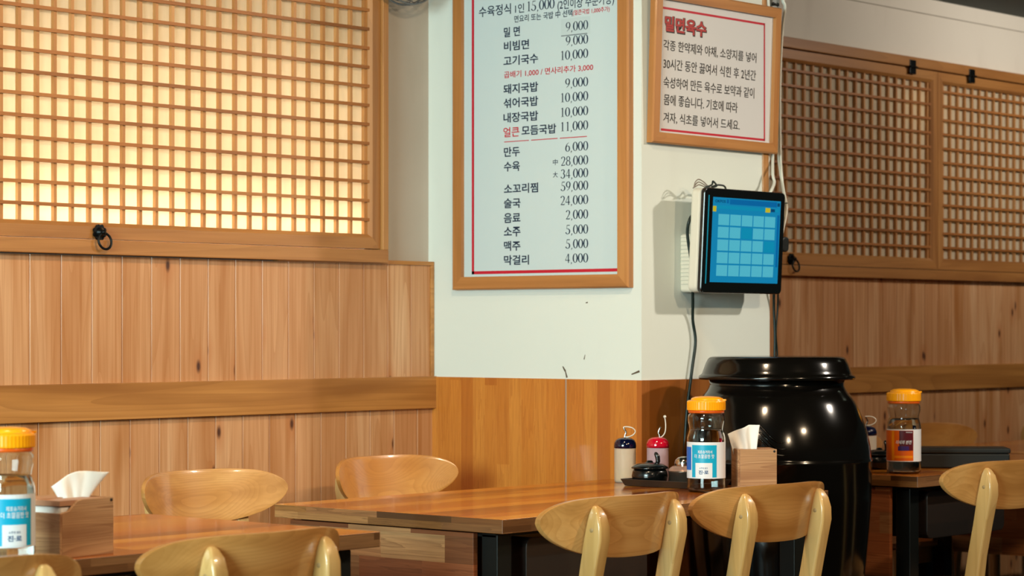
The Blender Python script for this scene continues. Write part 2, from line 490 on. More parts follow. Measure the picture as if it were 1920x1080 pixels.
# serif digits drawn with a broad pen: strokes of (x, y, width)
def oval(cx, cy, rx, ry, thick, thin, a0=0, a1=360, n=22):
    out = []
    for i in range(n + 1):
        a = R(a0 + (a1 - a0) * i / n)
        w = 1.18 * (thin + (thick - thin) * abs(math.cos(a)) ** 1.3)
        out.append((cx + rx * math.cos(a), cy + ry * math.sin(a), w))
    return out


DIG = {
    '0': [oval(.25, .5, .195, .475, .105, .035)],
    '1': [[(.27, .0, .10), (.27, .98, .10)], [(.12, .86, .03), (.2, .9, .04), (.27, .96, .06)], [(.13, .015, .03), (.41, .015, .03)]],
    '2': [oval(.24, .73, .17, .235, .09, .04, 170, -25, 14) + [(.33, .46, .07), (.2, .22, .06), (.07, .05, .04)], [(.05, .04, .085), (.42, .04, .085)], [(.42, .04, .05), (.455, .17, .02)]],
    '3': [oval(.22, .745, .15, .22, .09, .035, 160, -80, 14), oval(.21, .27, .19, .26, .10, .04, 85, -160, 16)],
    '4': [[(.33, .0, .095), (.33, .98, .095)], [(.31, .96, .04), (.03, .31, .04)], [(.02, .28, .07), (.47, .28, .07)]],
    '5': [[(.13, .955, .07), (.42, .955, .07)], [(.13, .97, .035), (.10, .57, .035)], oval(.20, .30, .205, .285, .10, .04, 110, -160, 18)],
    '6': [oval(.255, .31, .185, .30, .095, .04), [(.07, .31, .095), (.085, .5, .09), (.16, .75, .07), (.38, .97, .025)]],
    '8': [oval(.25, .74, .155, .225, .075, .04), oval(.25, .265, .19, .25, .09, .04)],
    '9': [oval(.245, .67, .185, .30, .095, .04), [(.43, .67, .095), (.415, .48, .09), (.34, .25, .07), (.12, .0, .025)]],
    ',': [[(.10, .05, .10), (.115, -.01, .085), (.10, -.09, .05), (.05, -.18, .02)]],
}


def digits(body):
    vs = []; fs = []; x = 0
    for ch in body:
        for st in DIG[ch]:
            o = len(vs)
            for i, (px, py, w) in enumerate(st):
                q = st[min(i + 1, len(st) - 1)]; p = st[max(i - 1, 0)]
                dx, dy = q[0] - p[0], q[1] - p[1]; L = math.hypot(dx, dy) or 1
                nx, ny = -dy / L * w / 2, dx / L * w / 2
                vs += [(x + px + nx, py + ny), (x + px - nx, py - ny)]
            for i in range(len(st) - 1): fs.append((o + 2 * i, o + 2 * i + 1, o + 2 * i + 3, o + 2 * i + 2))
        x += .24 if ch == ',' else .52
    return vs, fs


def fit(g, w, h, hmode=False):
    """scale glyph mesh so its bounding box is w x h centred on 0"""
    vs, fs = g
    xs = [v[0] for v in vs]; ys = [v[1] for v in vs]
    cx, cy = (min(xs) + max(xs)) / 2, (min(ys) + max(ys)) / 2
    sx = w / (max(xs) - min(xs)); sy = h / (max(ys) - min(ys))
    return [((a - cx) * sx, (b - cy) * sy) for a, b in vs], fs


def put_text(name, g, w, h, centre, ex, ey, mat, parent, lift=0.0006, wrap=None):
    """lay a fitted text on a plane (centre, ex, ey local to parent); a little raised so it lies on top"""
    vs, fs = fit(g, w, h)
    c = Vector(centre); ex = Vector(ex); ey = Vector(ey); n = ex.cross(ey).normalized()
    mb = MB(); mb.add([c + ex * a + ey * b + n * lift for a, b in vs], fs)
    me = bpy.data.meshes.new(name); me.from_pydata([tuple(v) for v in mb.v], [], mb.f); me.materials.append(mat)
    o = bpy.data.objects.new(name, me); COL.objects.link(o); o.parent = parent
    return o


# ================================================================== SETTING
WY = 4.72                     # face of the long wall
PX, PY, PXE = 5.055, 3.947, 5.70   # pillar: face towards the left, face towards the room, far end
PXE = ony(1443, 600, PY).x
WT = 1.0                      # wainscot height on the pillar
BEAM_Z = 2.362
CEIL = 2.362
CASE_Y = 4.675
W1 = dict(x0=2.75, x1=ony(729, 480, CASE_Y).x, z0=1.320, z1=2.129)
W2 = dict(x0=6.0, x1=10.6, z0=1.318, z1=2.129)

mb = MB(); mb.box((-3, -4, -0.06), (12, WY + 0.3, 0)); struct(mb.build('floor', M['floor']))
mb = MB(); mb.box((-3, -4, CEIL), (12, WY + 0.3, CEIL + 0.05)); struct(mb.build('ceiling', M['beam']))

# long wall with two window openings
mb = MB()
o1 = (W1['x0'] + 0.03, W1['x1'] - 0.03); o2 = (W2['x0'] + 0.03, W2['x1'] - 0.03)
T = WY + 0.16
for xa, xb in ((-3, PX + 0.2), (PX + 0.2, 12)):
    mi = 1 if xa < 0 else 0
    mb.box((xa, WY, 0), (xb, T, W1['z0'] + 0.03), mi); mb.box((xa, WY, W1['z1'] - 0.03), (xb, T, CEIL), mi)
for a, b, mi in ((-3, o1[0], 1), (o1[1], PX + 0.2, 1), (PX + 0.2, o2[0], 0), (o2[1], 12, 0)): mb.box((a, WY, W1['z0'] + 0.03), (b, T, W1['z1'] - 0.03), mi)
struct(mb.build('wall_back', [M['plaster'], M['plaster_shaded']], weld=False))
# lining of the lamp boxes behind the paper
mb = MB(); mb.box((-3, T, 1.2), (12, T + 0.02, 2.3)); struct(mb.build('wall_outer', M['box_in']))
# wallpaper seam under the beam and at the pillar
mb = MB(); mb.box((PXE, WY - 0.0015, 2.303), (12, WY, 2.306)); struct(mb.build('trim_2', plain('seam', '8d8578', 0.8)))

# pillar
mb = MB(); mb.box((PX, PY, WT), (PXE, WY, CEIL)); struct(mb.build('wall_pillar', M['plaster_p']))
mb = MB()
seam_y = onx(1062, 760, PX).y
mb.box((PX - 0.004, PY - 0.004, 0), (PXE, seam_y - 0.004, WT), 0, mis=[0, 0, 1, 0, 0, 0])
mb.box((PX - 0.004, seam_y + 0.003, 0), (PXE, WY - 0.001, WT), 0)
mb.box((PX - 0.001, seam_y - 0.004, 0), (PX + 0.01, seam_y + 0.003, WT), 2)
struct(mb.build('wall_wainscot', [M['pine_p'], M['pine_shaded'], plain('pale_seam_filler', 'b09a86', 0.6)]))
# crack and scuffs in the wallpaper above the seam
mb = MB()
dark = plain('crack_dark', '5e5040', 0.9)
def mark(pts, w, x=PX - 0.0006):
    for (a, b) in zip(pts[:-1], pts[1:]):
        p, q = onx(*a, x), onx(*b, x); d = (q - p).normalized(); s = Vector((0, -d.z, d.y)) * w
        mb.add([p + s * .5, p - s * .5, q - s * 1.0, q + s * 1.0], [(0, 1, 2, 3)])
mark([(1055, 687), (1060, 696), (1063, 708)], 0.003)
mark([(1184, 702), (1199, 696)], 0.003)
mark([(1098, 568), (1102, 567)], 0.002); mark([(1097, 665), (1095, 674)], 0.0015)
struct(mb.build('trim_crack', dark))
# wooden strip on the far corner of the pillar, above the terminal
xs0, xs1 = ony(1431, 300, PY - 0.004).x, ony(1442, 300, PY - 0.004).x
mb = MB(); mb.box((xs0, PY - 0.004, 1.40), (xs1, PY + 0.05, BEAM_Z)); struct(mb.build('trim_3', M['frame_v'], bevel=0.002))

# vertical cedar planks (left of pillar and right of it)
def planks(name, xa, xb, z0, z1, pw, start):
    mb = MB(); x = start; i = 0; dep = 0.018; g = 0.0045
    while x < xb:
        a, b = max(x, xa), min(x + pw, xb)
        if b - a > 0.005:
            r = random.random()
            poly = [(a, WY - dep + g), (a + g * 0.8, WY - dep), (b - 0.0012, WY - dep), (b, WY - dep + 0.0012), (b, WY), (a, WY)]
            mb.prism(poly, 2, z0, z1, 0, r)
        x += pw
    return struct(mb.build(name, M['cedar']))


RAIL0, RAIL1 = 1.136 - (767 - 617) / F * 7.0, 1.136 - (700 - 617) / F * 7.0
RY = WY - 0.034
p0 = ony(0, 795, RY); RAIL0 = p0.z
RAIL1 = ony(0, 723, RY).z
PANEL_TOP = ony(775, 497, WY - 0.016).z
PXL = PX - 0.001
PW = 0.0955
s0 = ony(227, 700, WY - 0.016).x - 12 * PW
planks('wall_planks_left_upper', 2.4, PXL - 0.012, RAIL1, PANEL_TOP, PW, s0)
planks('wall_planks_left_lower', 2.4, PXL, 0.0, RAIL0, PW, s0 + ony(242, 850, WY - 0.016).x - ony(227, 700, WY - 0.016).x)
mb = MB(); mb.box((2.4, RY, RAIL0), (PXL, WY, RAIL1)); struct(mb.build('trim_rail_left', M['cedar_h'], bevel=0.0015))
mb = MB(); mb.box((W1['x1'] - 0.4, WY - 0.024, PANEL_TOP), (PXL, WY, PANEL_TOP + 0.011)); mb.box((PXL - 0.012, WY - 0.024, RAIL1), (PXL, WY, PANEL_TOP))
struct(mb.build('trim_panel_cap', M['cedar_h'], bevel=0.001))
planks('wall_planks_right_upper', PXE + 0.002, 11.5, RAIL1, W2['z0'] + 0.02, PW, PXE - 0.03)
planks('wall_planks_right_lower', PXE + 0.002, 11.5, 0.0, RAIL0, PW, PXE - 0.05)
mb = MB(); mb.box((PXE + 0.002, RY, RAIL0), (11.5, WY, RAIL1)); struct(mb.build('trim_rail_right', M['cedar_h'], bevel=0.0015))


# ------------------------------------------------------------------ lattice windows
def window(name, w, sash_list, case_b, sash_w, rows, vpitch, post=None):
    t = bpy.data.objects.new(name, None); COL.objects.link(t); t.location = (w['x0'], WY, w['z0']); struct(t)
    L = Vector(t.location)
    def B(mb, a, b, mi=0): mb.box(Vector(a) - L, Vector(b) - L, mi, random.random())
    x0, x1, z0, z1 = w['x0'], w['x1'], w['z0'], w['z1']
    cw = case_b
    mb = MB()
    B(mb, (x0, CASE_Y, z0), (x1, WY + 0.06, z0 + cw)); B(mb, (x0, CASE_Y, z1 - cw), (x1, WY + 0.06, z1))
    mb.build('casing', M['frame_h'], t, bevel=0.002)
    mb = MB()
    B(mb, (x0, CASE_Y, z0 + cw), (x0 + 0.022, WY + 0.06, z1 - cw)); B(mb, (x1 - 0.022, CASE_Y, z0 + cw), (x1, WY + 0.06, z1 - cw))
    mb.build('casing_side', M['frame_v'], t, bevel=0.002)
    for (sx0, sx1) in sash_list:
        sz0, sz1 = z0 + cw + 0.003, z1 - cw - 0.004
        sy0, sy1 = CASE_Y + 0.010, WY + 0.02
        sw = sash_w
        # mitred frame with a bevelled inner edge
        ms = MB(); mv = MB()
        bev = 0.010
        def quadbar(mbx, horizontal, near):
            if horizontal:
                za, zb = (sz0, sz0 + sw) if near else (sz1, sz1 - sw)
                s = 1 if near else -1
                vs = [(sx0, sy0, za), (sx1, sy0, za), (sx1 - sw + bev, sy0, zb - s * bev), (sx0 + sw - bev, sy0, zb - s * bev),
                      (sx0 + sw, sy0 + bev, zb), (sx1 - sw, sy0 + bev, zb), (sx0 + sw, sy1, zb), (sx1 - sw, sy1, zb), (sx0, sy1, za), (sx1, sy1, za)]
            else:
                xa, xb = (sx0, sx0 + sw) if near else (sx1, sx1 - sw)
                s = 1 if near else -1
                vs = [(xa, sy0, sz0), (xa, sy0, sz1), (xb - s * bev, sy0, sz1 - sw + bev), (xb - s * bev, sy0, sz0 + sw - bev),
                      (xb, sy0 + bev, sz0 + sw), (xb, sy0 + bev, sz1 - sw), (xb, sy1, sz0 + sw), (xb, sy1, sz1 - sw), (xa, sy1, sz0), (xa, sy1, sz1)]
            fs = [(0, 1, 2, 3), (3, 2, 5, 4), (4, 5, 7, 6), (6, 7, 9, 8), (8, 9, 1, 0), (1, 9, 7, 5, 2), (0, 3, 4, 6, 8)]
            mbx.add([Vector(v) - L for v in vs], fs, 0, random.random())
        quadbar(ms, True, True); quadbar(ms, True, False); quadbar(mv, False, True); quadbar(mv, False, False)
        sash = ms.build('sash', M['frame_h'], t)
        mv.build('stile', M['frame_v'], sash)
        ix0, ix1, iz0, iz1 = sx0 + sw, sx1 - sw, sz0 + sw, sz1 - sw
        by = sy0 + 0.006
        mb = MB()
        z = rows[0]
        while z < iz1 - 0.01:
            B(mb, (ix0 - 0.004, by, z - 0.0042), (ix1 + 0.004 + random.uniform(0, 0.003), by + 0.008, z + 0.0042)); z += rows[1]
        mb.build('lattice_rail', M['lat_h'], sash)
        mb = MB()
        x = ix1 - 0.005
        while x > ix0:
            j = random.uniform(-0.0012, 0.0012)
            B(mb, (x - 0.0046 + j, by + 0.008, iz0), (x + 0.0046 + j, by + 0.0185, iz1)); x -= vpitch
        mb.build('lattice_bar', M['lat_v'], sash)
        mb = MB(); B(mb, (ix0 - 0.006, by + 0.019, iz0 - 0.006), (ix1 + 0.006, by + 0.020, iz1 + 0.006))
        mb.build('paper', M['paper'], sash)
    return t


def ring_pull(parent, x, z):
    L = parent.location
    c = Vector((x, CASE_Y + 0.006, z)) - L
    n = 8; prof = []
    mb = MB()
    # lobed rose
    ring = [(c.x + (0.017 + 0.0035 * abs(math.sin(4 * a))) * math.cos(a), c.z + (0.017 + 0.0035 * abs(math.sin(4 * a))) * math.sin(a)) for a in [2 * math.pi * i / 64 for i in range(64)]]
    mb.prism(ring, 1, c.y - 0.004, c.y + 0.001)
    rot = Matrix.Translation(c) @ Matrix.Rotation(R(90), 4, 'X')
    mb.lathe([(0.013, 0.003), (0.012, 0.007), (0.007, 0.011), (0.0045, 0.016), (0.006, 0.020), (0, 0.022)], 24, mat=rot)
    pl = mb.build('pull_rose', M['iron'], parent)
    mb = MB(); rc = c + Vector((0.004, -0.017, -0.022)); rr = 0.020
    mb.tube([rc + Vector((rr * math.cos(a), 0.004 * math.sin(a) + 0.0, rr * math.sin(a))) for a in [2 * math.pi * i / 36 for i in range(36)]], 0.0032, 10, closed=True)
    mb.build('pull_ring', M['iron'], pl)


def hinge(parent, x, z):
    L = parent.location; c = Vector((x, CASE_Y, z)) - L
    mb = MB(); mb.box((c.x - 0.021, c.y - 0.003, c.z - 0.026), (c.x + 0.021, c.y + 0.002, c.z + 0.026))
    mb.tube([(c.x - 0.027, c.y - 0.005, c.z), (c.x + 0.027, c.y - 0.005, c.z)], 0.0045, 10)
    mb.build('hinge', M['iron'], parent, bevel=0.0015)


row0 = ony(690, 411.5, CASE_Y + 0.012).z
w1 = window('window_1', W1, [(W1['x0'] + 0.024, W1['x1'] - 0.024)], 0.036, 0.040, (row0, 0.0528), 0.0537)
pc_ = ony(189, 437, CASE_Y)
ring_pull(w1, pc_.x, pc_.z + 0.002)
mx0, mx1 = ony(1752, 300, CASE_Y).x, ony(1774, 300, CASE_Y).x
mid = (mx0 + mx1) / 2
w2 = window('window_2', W2, [(W2['x0'] + 0.024, mid - 0.001), (mid + 0.001, W2['x1'] - 0.024)], 0.036, 0.041, (row0 - 0.0, 0.0528), 0.0537)
pc_ = ony(1486, 486, CASE_Y); ring_pull(w2, pc_.x, pc_.z)
for u, v in ((1711, 121), (1822, 139)):
    q = ony(u, v, CASE_Y); hinge(w2, q.x, W2['z1'] - 0.038)


# ================================================================== BOARDS
def board(name, label, origin, ex, size, prof, mats, face_mat, nrm, tilt=0.0, cat='sign'):
    """framed board: local x along ex (0..w), local z up (0..h), front towards -y"""
    w, h = size
    t = thing(name, label, cat, origin, math.atan2(ex[1], ex[0]))
    t.rotation_euler = (tilt, 0, math.atan2(ex[1], ex[0]))
    fwh, fwv, dep, bev = prof
    for nm, near, hor in (('frame_bottom', 1, 1), ('frame_top', 0, 1), ('frame_side', 1, 0), ('frame_side', 0, 0)):
        mb = MB()
        if hor:
            za, zb = (0, fwh) if near else (h, h - fwh); s = 1 if near else -1
            vs = [(bev, -dep, za + s * bev), (w - bev, -dep, za + s * bev), (w - fwv, -dep, zb), (fwv, -dep, zb), (w - fwv, 0, zb), (fwv, 0, zb), (0, 0, za), (w, 0, za), (0, -dep + bev, za), (w, -dep + bev, za)]
        else:
            xa, xb = (0, fwv) if near else (w, w - fwv); s = 1 if near else -1
            vs = [(xa + s * bev, -dep, bev), (xa + s * bev, -dep, h - bev), (xb, -dep, h - fwh), (xb, -dep, fwh), (xb, 0, h - fwh), (xb, 0, fwh), (xa, 0, 0), (xa, 0, h), (xa, -dep + bev, 0), (xa, -dep + bev, h)]
        fs = [(0, 1, 2, 3), (3, 2, 4, 5), (5, 4, 7, 6), (6, 7, 9, 8), (8, 9, 1, 0), (1, 9, 7, 4, 2), (0, 3, 5, 6, 8)]
        mb.add(vs, fs, 0, random.random()); mb.build(nm, mats[0] if hor else mats[1], t)
    mb = MB(); mb.box((fwv - 0.002, -dep * 0.45, fwh - 0.002), (w - fwv + 0.002, -0.001, h - fwh + 0.002)); mb.build('print', face_mat, t)
    return t


# menu on the pillar's left-facing side.  local x runs towards -Y
MX = PX
ya = onx(857, 541, MX - 0.001).y; yb = onx(1178, 541, MX - 0.022).y
zb_ = onx(1000, 541.5, MX - 0.022).z
mw = ya - yb; mh = 0.98
menu = board('menu_board', 'tall white price menu with red border in wooden frame on the pillar', (MX, ya, zb_), (0, -1), (mw, mh),
             (0.036, 0.036, 0.024, 0.004), (M['bframe_h'], M['bframe_v']), M['menuface'], (-1, 0, 0), cat='menu')
face_d = 0.024 * 0.45
def menu_pt(u, v):
    p = onx(u, v, MX - face_d)
    return Vector((ya - p.y, -face_d, p.z - zb_))
def menu_px(u):         # pixels per metre across and up on the menu face
    p, q = menu_pt(u - 5, 300), menu_pt(u + 5, 300)
    Yd = onx(u, 300, MX - face_d); dep = Yd.x * SA + Yd.y * CA
    return 10 / (q.x - p.x), F / dep
def menu_text(name, u0, u1, vc, hpx, g, mat):
    c = menu_pt((u0 + u1) / 2, vc); kx, kz = menu_px((u0 + u1) / 2)
    return put_text(name, g, (u1 - u0) / kx, hpx / kz, c, (1, 0, 0), (0, 0, 1), mat, menu)


def line_on(t, name, pts, w, d, mat):
    mb = MB()
    for (a, b) in zip(pts[:-1], pts[1:]):
        p, q = Vector(a), Vector(b); dd = (q - p).normalized(); s = Vector((-dd.z, 0, dd.x)) * w / 2
        e = dd * w / 2
        mb.add([Vector((v.x, -d - 0.0006, v.z)) for v in (p - e + s, p - e - s, q + e - s, q + e + s)], [(0, 1, 2, 3)])
    return mb.build(name, mat, t)


bl = menu_pt(887, 512); br = menu_pt(1161, 505.5)
zbot = (bl.z + br.z) / 2
line_on(menu, 'red_border', [(bl.x, 0, mh - 0.06), (bl.x, 0, zbot), (br.x, 0, zbot), (br.x, 0, mh - 0.06), (bl.x, 0, mh - 0.06)], 0.0085, face_d, M['red'])
T_ = glyph_mesh
rows = [('밀 면', 945, 975, 59.5, '9,000', 1061, 1103, 50), ('비빔면', 945, 992, 85, '9,000', 1061, 1103, 76.5), ('고기국수', 944, 1009, 112, '10,000', 1052, 1103, 103.5),
        ('돼지국밥', 944, 1009, 165, '9,000', 1060, 1103, 156), ('섞어국밥', 944, 1009, 191.5, '10,000', 1052, 1103, 183), ('내장국밥', 944, 1009, 219, '10,000', 1052, 1103, 210.5),
        ('모듬국밥', 978, 1043, 243, '11,000', 1052, 1103, 237.5), ('만두', 945, 975, 284.5, '6,000', 1060, 1103, 276), ('수육', 945, 975, 312, '28,000', 1052, 1103, 302.5),
        (None, 0, 0, 0, '34,000', 1051, 1103, 326.5), ('소꼬리찜', 945, 1009, 353, '59,000', 1051, 1103, 350), ('술국', 945, 976, 381, '24,000', 1051, 1103, 376.5),
        ('음료', 945, 976, 408.5, '2,000', 1061, 1103, 403.5), ('소주', 945, 976, 434.5, '5,000', 1060, 1103, 431.5), ('맥주', 945, 976, 461, '5,000', 1060, 1103, 458.5),
        ('막걸리', 945, 992, 487.5, '4,000', 1060, 1103, 485.5)]
for nm, a, b, vc, pr, c, d, vp in rows:
    if nm: menu_text('dish_name', a, b, vc, 18.5, T_(nm, 0.02), M['navytext'])
    menu_text('dish_price', c, d, vp, 20.5, digits(pr), M['navytext'])
menu_text('dish_name', 944, 974, 247.5, 18.5, T_('얼큰', 0.012), M['red'])
menu_text('extra_price_note', 944, 1111, 133.5, 13.5, T_('곱배기 1,000 / 면사리추가 3,000', 0.012), M['red'])
menu_text('set_menu_name', 898, 958, 19.5, 20, T_('수육정식', 0.012), M['navytext'])
menu_text('set_menu_note', 966, 983, 15.5, 17, T_('1인', 0.01), M['navytext'])
menu_text('set_menu_price', 989, 1040, 11, 22, digits('15,000'), M['navytext'])
menu_text('set_menu_note', 1045, 1151, 5, 22, T_('(2인이상 주문가능)', 0.01), M['navytext'])
menu_text('set_menu_note', 964, 1073, 30, 13.5, T_('면요리 또는 국밥 中 선택', 0.012), M['navytext'])
menu_text('set_menu_note', 1074, 1143, 21, 11.5, T_('(얼큰국밥 1,000추가)', 0.01), M['red'])
menu_text('size_mark', 1037, 1046, 304, 11, T_('中', 0.005), M['navytext'])
menu_text('size_mark', 1037, 1046, 327.5, 11, T_('大', 0.005), M['navytext'])
p, q = menu_pt(946, 266), menu_pt(1100, 256); zz = (p.z + q.z) / 2
seg3 = [(p.x, 0, zz), (p.x + (q.x - p.x) * 0.30, 0, zz)], [(p.x + (q.x - p.x) * 0.335, 0, zz), (p.x + (q.x - p.x) * 0.65, 0, zz)], [(p.x + (q.x - p.x) * 0.685, 0, zz), (q.x, 0, zz)]
for sgm in seg3: line_on(menu, 'divider_line', sgm, 0.0022, face_d, M['red'])
# pasted-over price slip under the first price
a, b = menu_pt(1052, 36), menu_pt(1107, 62)
mb = MB(); mb.box((a.x, -face_d - 0.0004, b.z - 0.002), (b.x, -face_d, a.z)); mb.build('price_sticker', M['slip'], menu)
line_on(menu, 'underline', [(a.x + 0.002, 0, b.z), (b.x - 0.012, 0, b.z)], 0.0025, face_d, plain('worn_edge', '6b7780', 0.7))

# sign on the pillar's room-facing side
sdep = 0.020
tilt = R(2.0)
so = ony(1223, 268, PY - sdep)         # bottom left front corner
xr = ony(1459, 287, PY - sdep).x
sx0 = so.x
sz0 = (so.z + ony(1459, 287, PY - sdep).z) / 2
ztop = ony(1464, 15, PY - sdep - 0.012).z
sw_, sh_ = xr - sx0, ztop - sz0
SO = (sx0, PY - 0.001, sz0)
sign = board('broth_sign', 'squarish framed notice with bold red heading hung above the touch terminal', SO, (1, 0), (sw_, sh_),
             (0.029, 0.029, sdep, 0.004), (M['bframe_h'], M['bframe_v']), M['signface'], (0, -1, 0), tilt=0.0, cat='sign')
sfd = sdep * 0.45
sign.rotation_euler = (tilt, 0, 0)
Rm = Euler((tilt, 0, 0)).to_matrix()
def sign_pt(u, v):
    p = on(u, v, Vector(SO) + Rm @ Vector((0, -sfd, 0)), Rm @ Vector((0, -1, 0)))
    return Rm.transposed() @ (p - Vector(SO))
def sign_text(name, u0, u1, vc, hpx, body, mat, bold=0.008, lift=0.0006):
    um = (u0 + u1) / 2; sl = 0.000262 * (617 - vc)
    p, q = sign_pt(u0, vc - sl * (um - u0)), sign_pt(u1, vc + sl * (u1 - um)); c = sign_pt(um, vc)
    dep = 6.7
    return put_text(name, T_(body, bold), q.x - p.x, hpx / (F / dep), c, (1, 0, 0), (0, 0, 1), mat, sign, lift)
sign_text('heading_shadow', 1247.5, 1325.5, 50.5, 31, '밀면육수', M['greytext'], 0.055)
sign_text('heading', 1246.5, 1324, 49.5, 28, '밀면육수', M['dred'], 0.035, 0.0010)
for u0, u1, vc, body in [(1246, 1420, 97, '각종 한약제와 야채, 소양지를 넣어'), (1246, 1419, 130.5, '30시간 동안 끓여서 식힌 후 2년간'), (1246, 1416, 164.5, '숙성하여 만든 육수로 보약과 같이'),
                         (1246, 1384, 194.5, '몸에 좋습니다. 기호에 따라'), (1245, 1388, 228, '겨자, 식초를 넣어서 드세요.')]:
    sign_text('text_line', u0, u1, vc, 20, body, M['greytext'], 0.008)
rt, rb_, lb, lt = sign_pt(1433, 45), sign_pt(1433, 262), sign_pt(1243, 243.5), sign_pt(1243, 15)
zt_, zb2 = (rt.z + lt.z) / 2, (rb_.z + lb.z) / 2
line_on(sign, 'red_border', [(lt.x - 0.006, 0, zt_), (rt.x, 0, zt_), (rb_.x, 0, zb2), (lb.x - 0.006, 0, zb2)], 0.006, sfd, M['red'])

# ================================================================== TOUCH TERMINAL ON THE PILLAR
TY = PY - 0.105
tl, tr_, bl_, br_ = ony(1318, 352, TY), ony(1467, 362, TY), ony(1310, 548, TY), ony(1463, 553, TY)
tz0 = (bl_.z + br_.z) / 2; tz1 = (tl.z + tr_.z) / 2
tx0 = (tl.x + bl_.x) / 2; tx1 = (tr_.x + br_.x) / 2
tw, th = tx1 - tx0, tz1 - tz0
term = thing('touch_terminal', 'black framed order screen with blue button grid mounted on the pillar', 'screen', (tx0, TY, tz0))
term.rotation_euler = (R(3), 0, 0)
def rrect(x0, z0, x1, z1, r, n=6):
    out = []
    for cx, cz, a0 in ((x1 - r, z1 - r, 0), (x0 + r, z1 - r, 90), (x0 + r, z0 + r, 180), (x1 - r, z0 + r, 270)):
        for i in range(n + 1):
            a = R(a0 + 90 * i / n); out.append((cx + r * math.cos(a), cz + r * math.sin(a)))
    return out
mb = MB(); mb.prism(rrect(0, 0, tw, th, 0.014), 1, 0.0, 0.014); mb.build('bezel', M['blackplastic'], term, bevel=0.003)
mb = MB(); mb.prism(rrect(0.001, 0.002, tw - 0.002, th - 0.002, 0.016), 1, 0.0142, 0.048); mb.build('rear_shell', M['whiteplastic'], term, bevel=0.008, seg=3)
mb = MB(); mb.box((tw * 0.3, 0.0483, th * 0.3), (tw * 0.7, 0.098, th * 0.7)); mb.build('wall_bracket', M['mattblack'], term, bevel=0.004)
mx, mzb, mzt = tw * 0.100, th * 0.105, th * 0.085
sx_0, sx_1, sz_0, sz_1 = mx, tw * 0.94, mzb, th - mzt
mb = MB(); mb.box((sx_0, -0.0006, sz_0), (sx_1, 0.001, sz_1)); scr = mb.build('screen', M['scr_bg'], term)
SW, SH = sx_1 - sx_0, sz_1 - sz_0
def onscr(name, a, b, c, d, m, l=0.0005):
    mb = MB(); mb.box((sx_0 + SW * a, -0.0006 - l, sz_0 + SH * b), (sx_0 + SW * c, -0.0006, sz_0 + SH * d)); return mb.build(name, m, scr)
onscr('title_bar', 0.24, 0.925, 0.94, 0.985, M['scr_bar']); onscr('menu_bar', 0.02, 0.865, 0.97, 0.905, M['scr_dark'])
onscr('icon', 0.77, 0.855, 0.84, 0.91, M['scr_y'], 0.0010); onscr('icon', 0.85, 0.865, 0.91, 0.90, M['scr_text'], 0.0010); onscr('icon', 0.0, 0.83, 0.045, 0.895, M['scr_y'], 0.0010); onscr('close_button', 0.95, 0.935, 0.985, 0.975, M['scr_text'])
put_text('logo_text', T_('OKPOS', 0.02), SW * 0.15, SH * 0.033, (sx_0 + SW * 0.10, -0.0012, sz_0 + SH * 0.955), (1, 0, 0), (0, 0, 1), M['scr_text'], scr)
onscr('icon', 0.195, 0.935, 0.225, 0.98, M['scr_bar'])
for r_ in range(5):
    for c_ in range(5):
        dk = (r_, c_) in ((1, 2), (2, 4))
        a = 0.085 + c_ * 0.171; b = 0.675 - r_ * 0.150
        onscr('table_button', a, b, a + 0.155, b + 0.130, M['scr_dark'] if dk else M['scr_tile'])
onscr('side_bar', 0.955, 0.20, 0.985, 0.83, M['scr_bar'])
mb = MB(); mb.box((tw * 0.045, -0.0012, th * 0.09), (tw * 0.053, 0.001, th * 0.93)); mb.build('light_strip', plain('light_strip', '0c4a5a', 0.2, emit='20a0b8', es=0.5), term)
mb = MB(); mb.prism(rrect(tw + 0.0005, th * 0.42, tw + 0.034, th * 0.57, 0.012), 1, 0.004, 0.03); mb.build('card_reader', M['mattblack'], term, bevel=0.004)

# ribbed white adapter box behind the terminal
TAz = ony(1296, 550, PY - 0.03).z
ax0, ax1 = ony(1291, 500, PY - 0.03).x, ony(1291, 500, PY - 0.03).x + 0.11
az0, az1 = ony(1291, 548, PY - 0.03).z, ony(1291, 438, PY - 0.03).z
ad = thing('adapter_box', 'cream ribbed plastic box on the pillar peeking out behind the terminal', 'adapter', (ax0, PY, az0))
mb = MB(); mb.prism(rrect(0.002, 0, ax1 - ax0, az1 - az0, 0.01), 1, -0.045, -0.0005); mb.build('case', M['whiteplastic'], ad, bevel=0.004)
mb = MB()
for i in range(13):
    z = 0.022 + i * 0.0105
    if z < az1 - az0 - 0.008: mb.box((-0.0015, -0.047, z), (ax1 - ax0 - 0.01, -0.004, z + 0.0055))
mb.build('rib', M['whiteplastic'], ad, bevel=0.001)


# ------------------------------------------------------------------ cables
def cable(name, label, pts, r, mat, n=8):
    base = Vector(pts[-1])
    mb = MB(); mb.tube([Vector(p) - base for p in crom(pts, n)], r, 8)
    o = mb.build(name, mat, None, loc=base); tag(o, label, 'cable'); return o


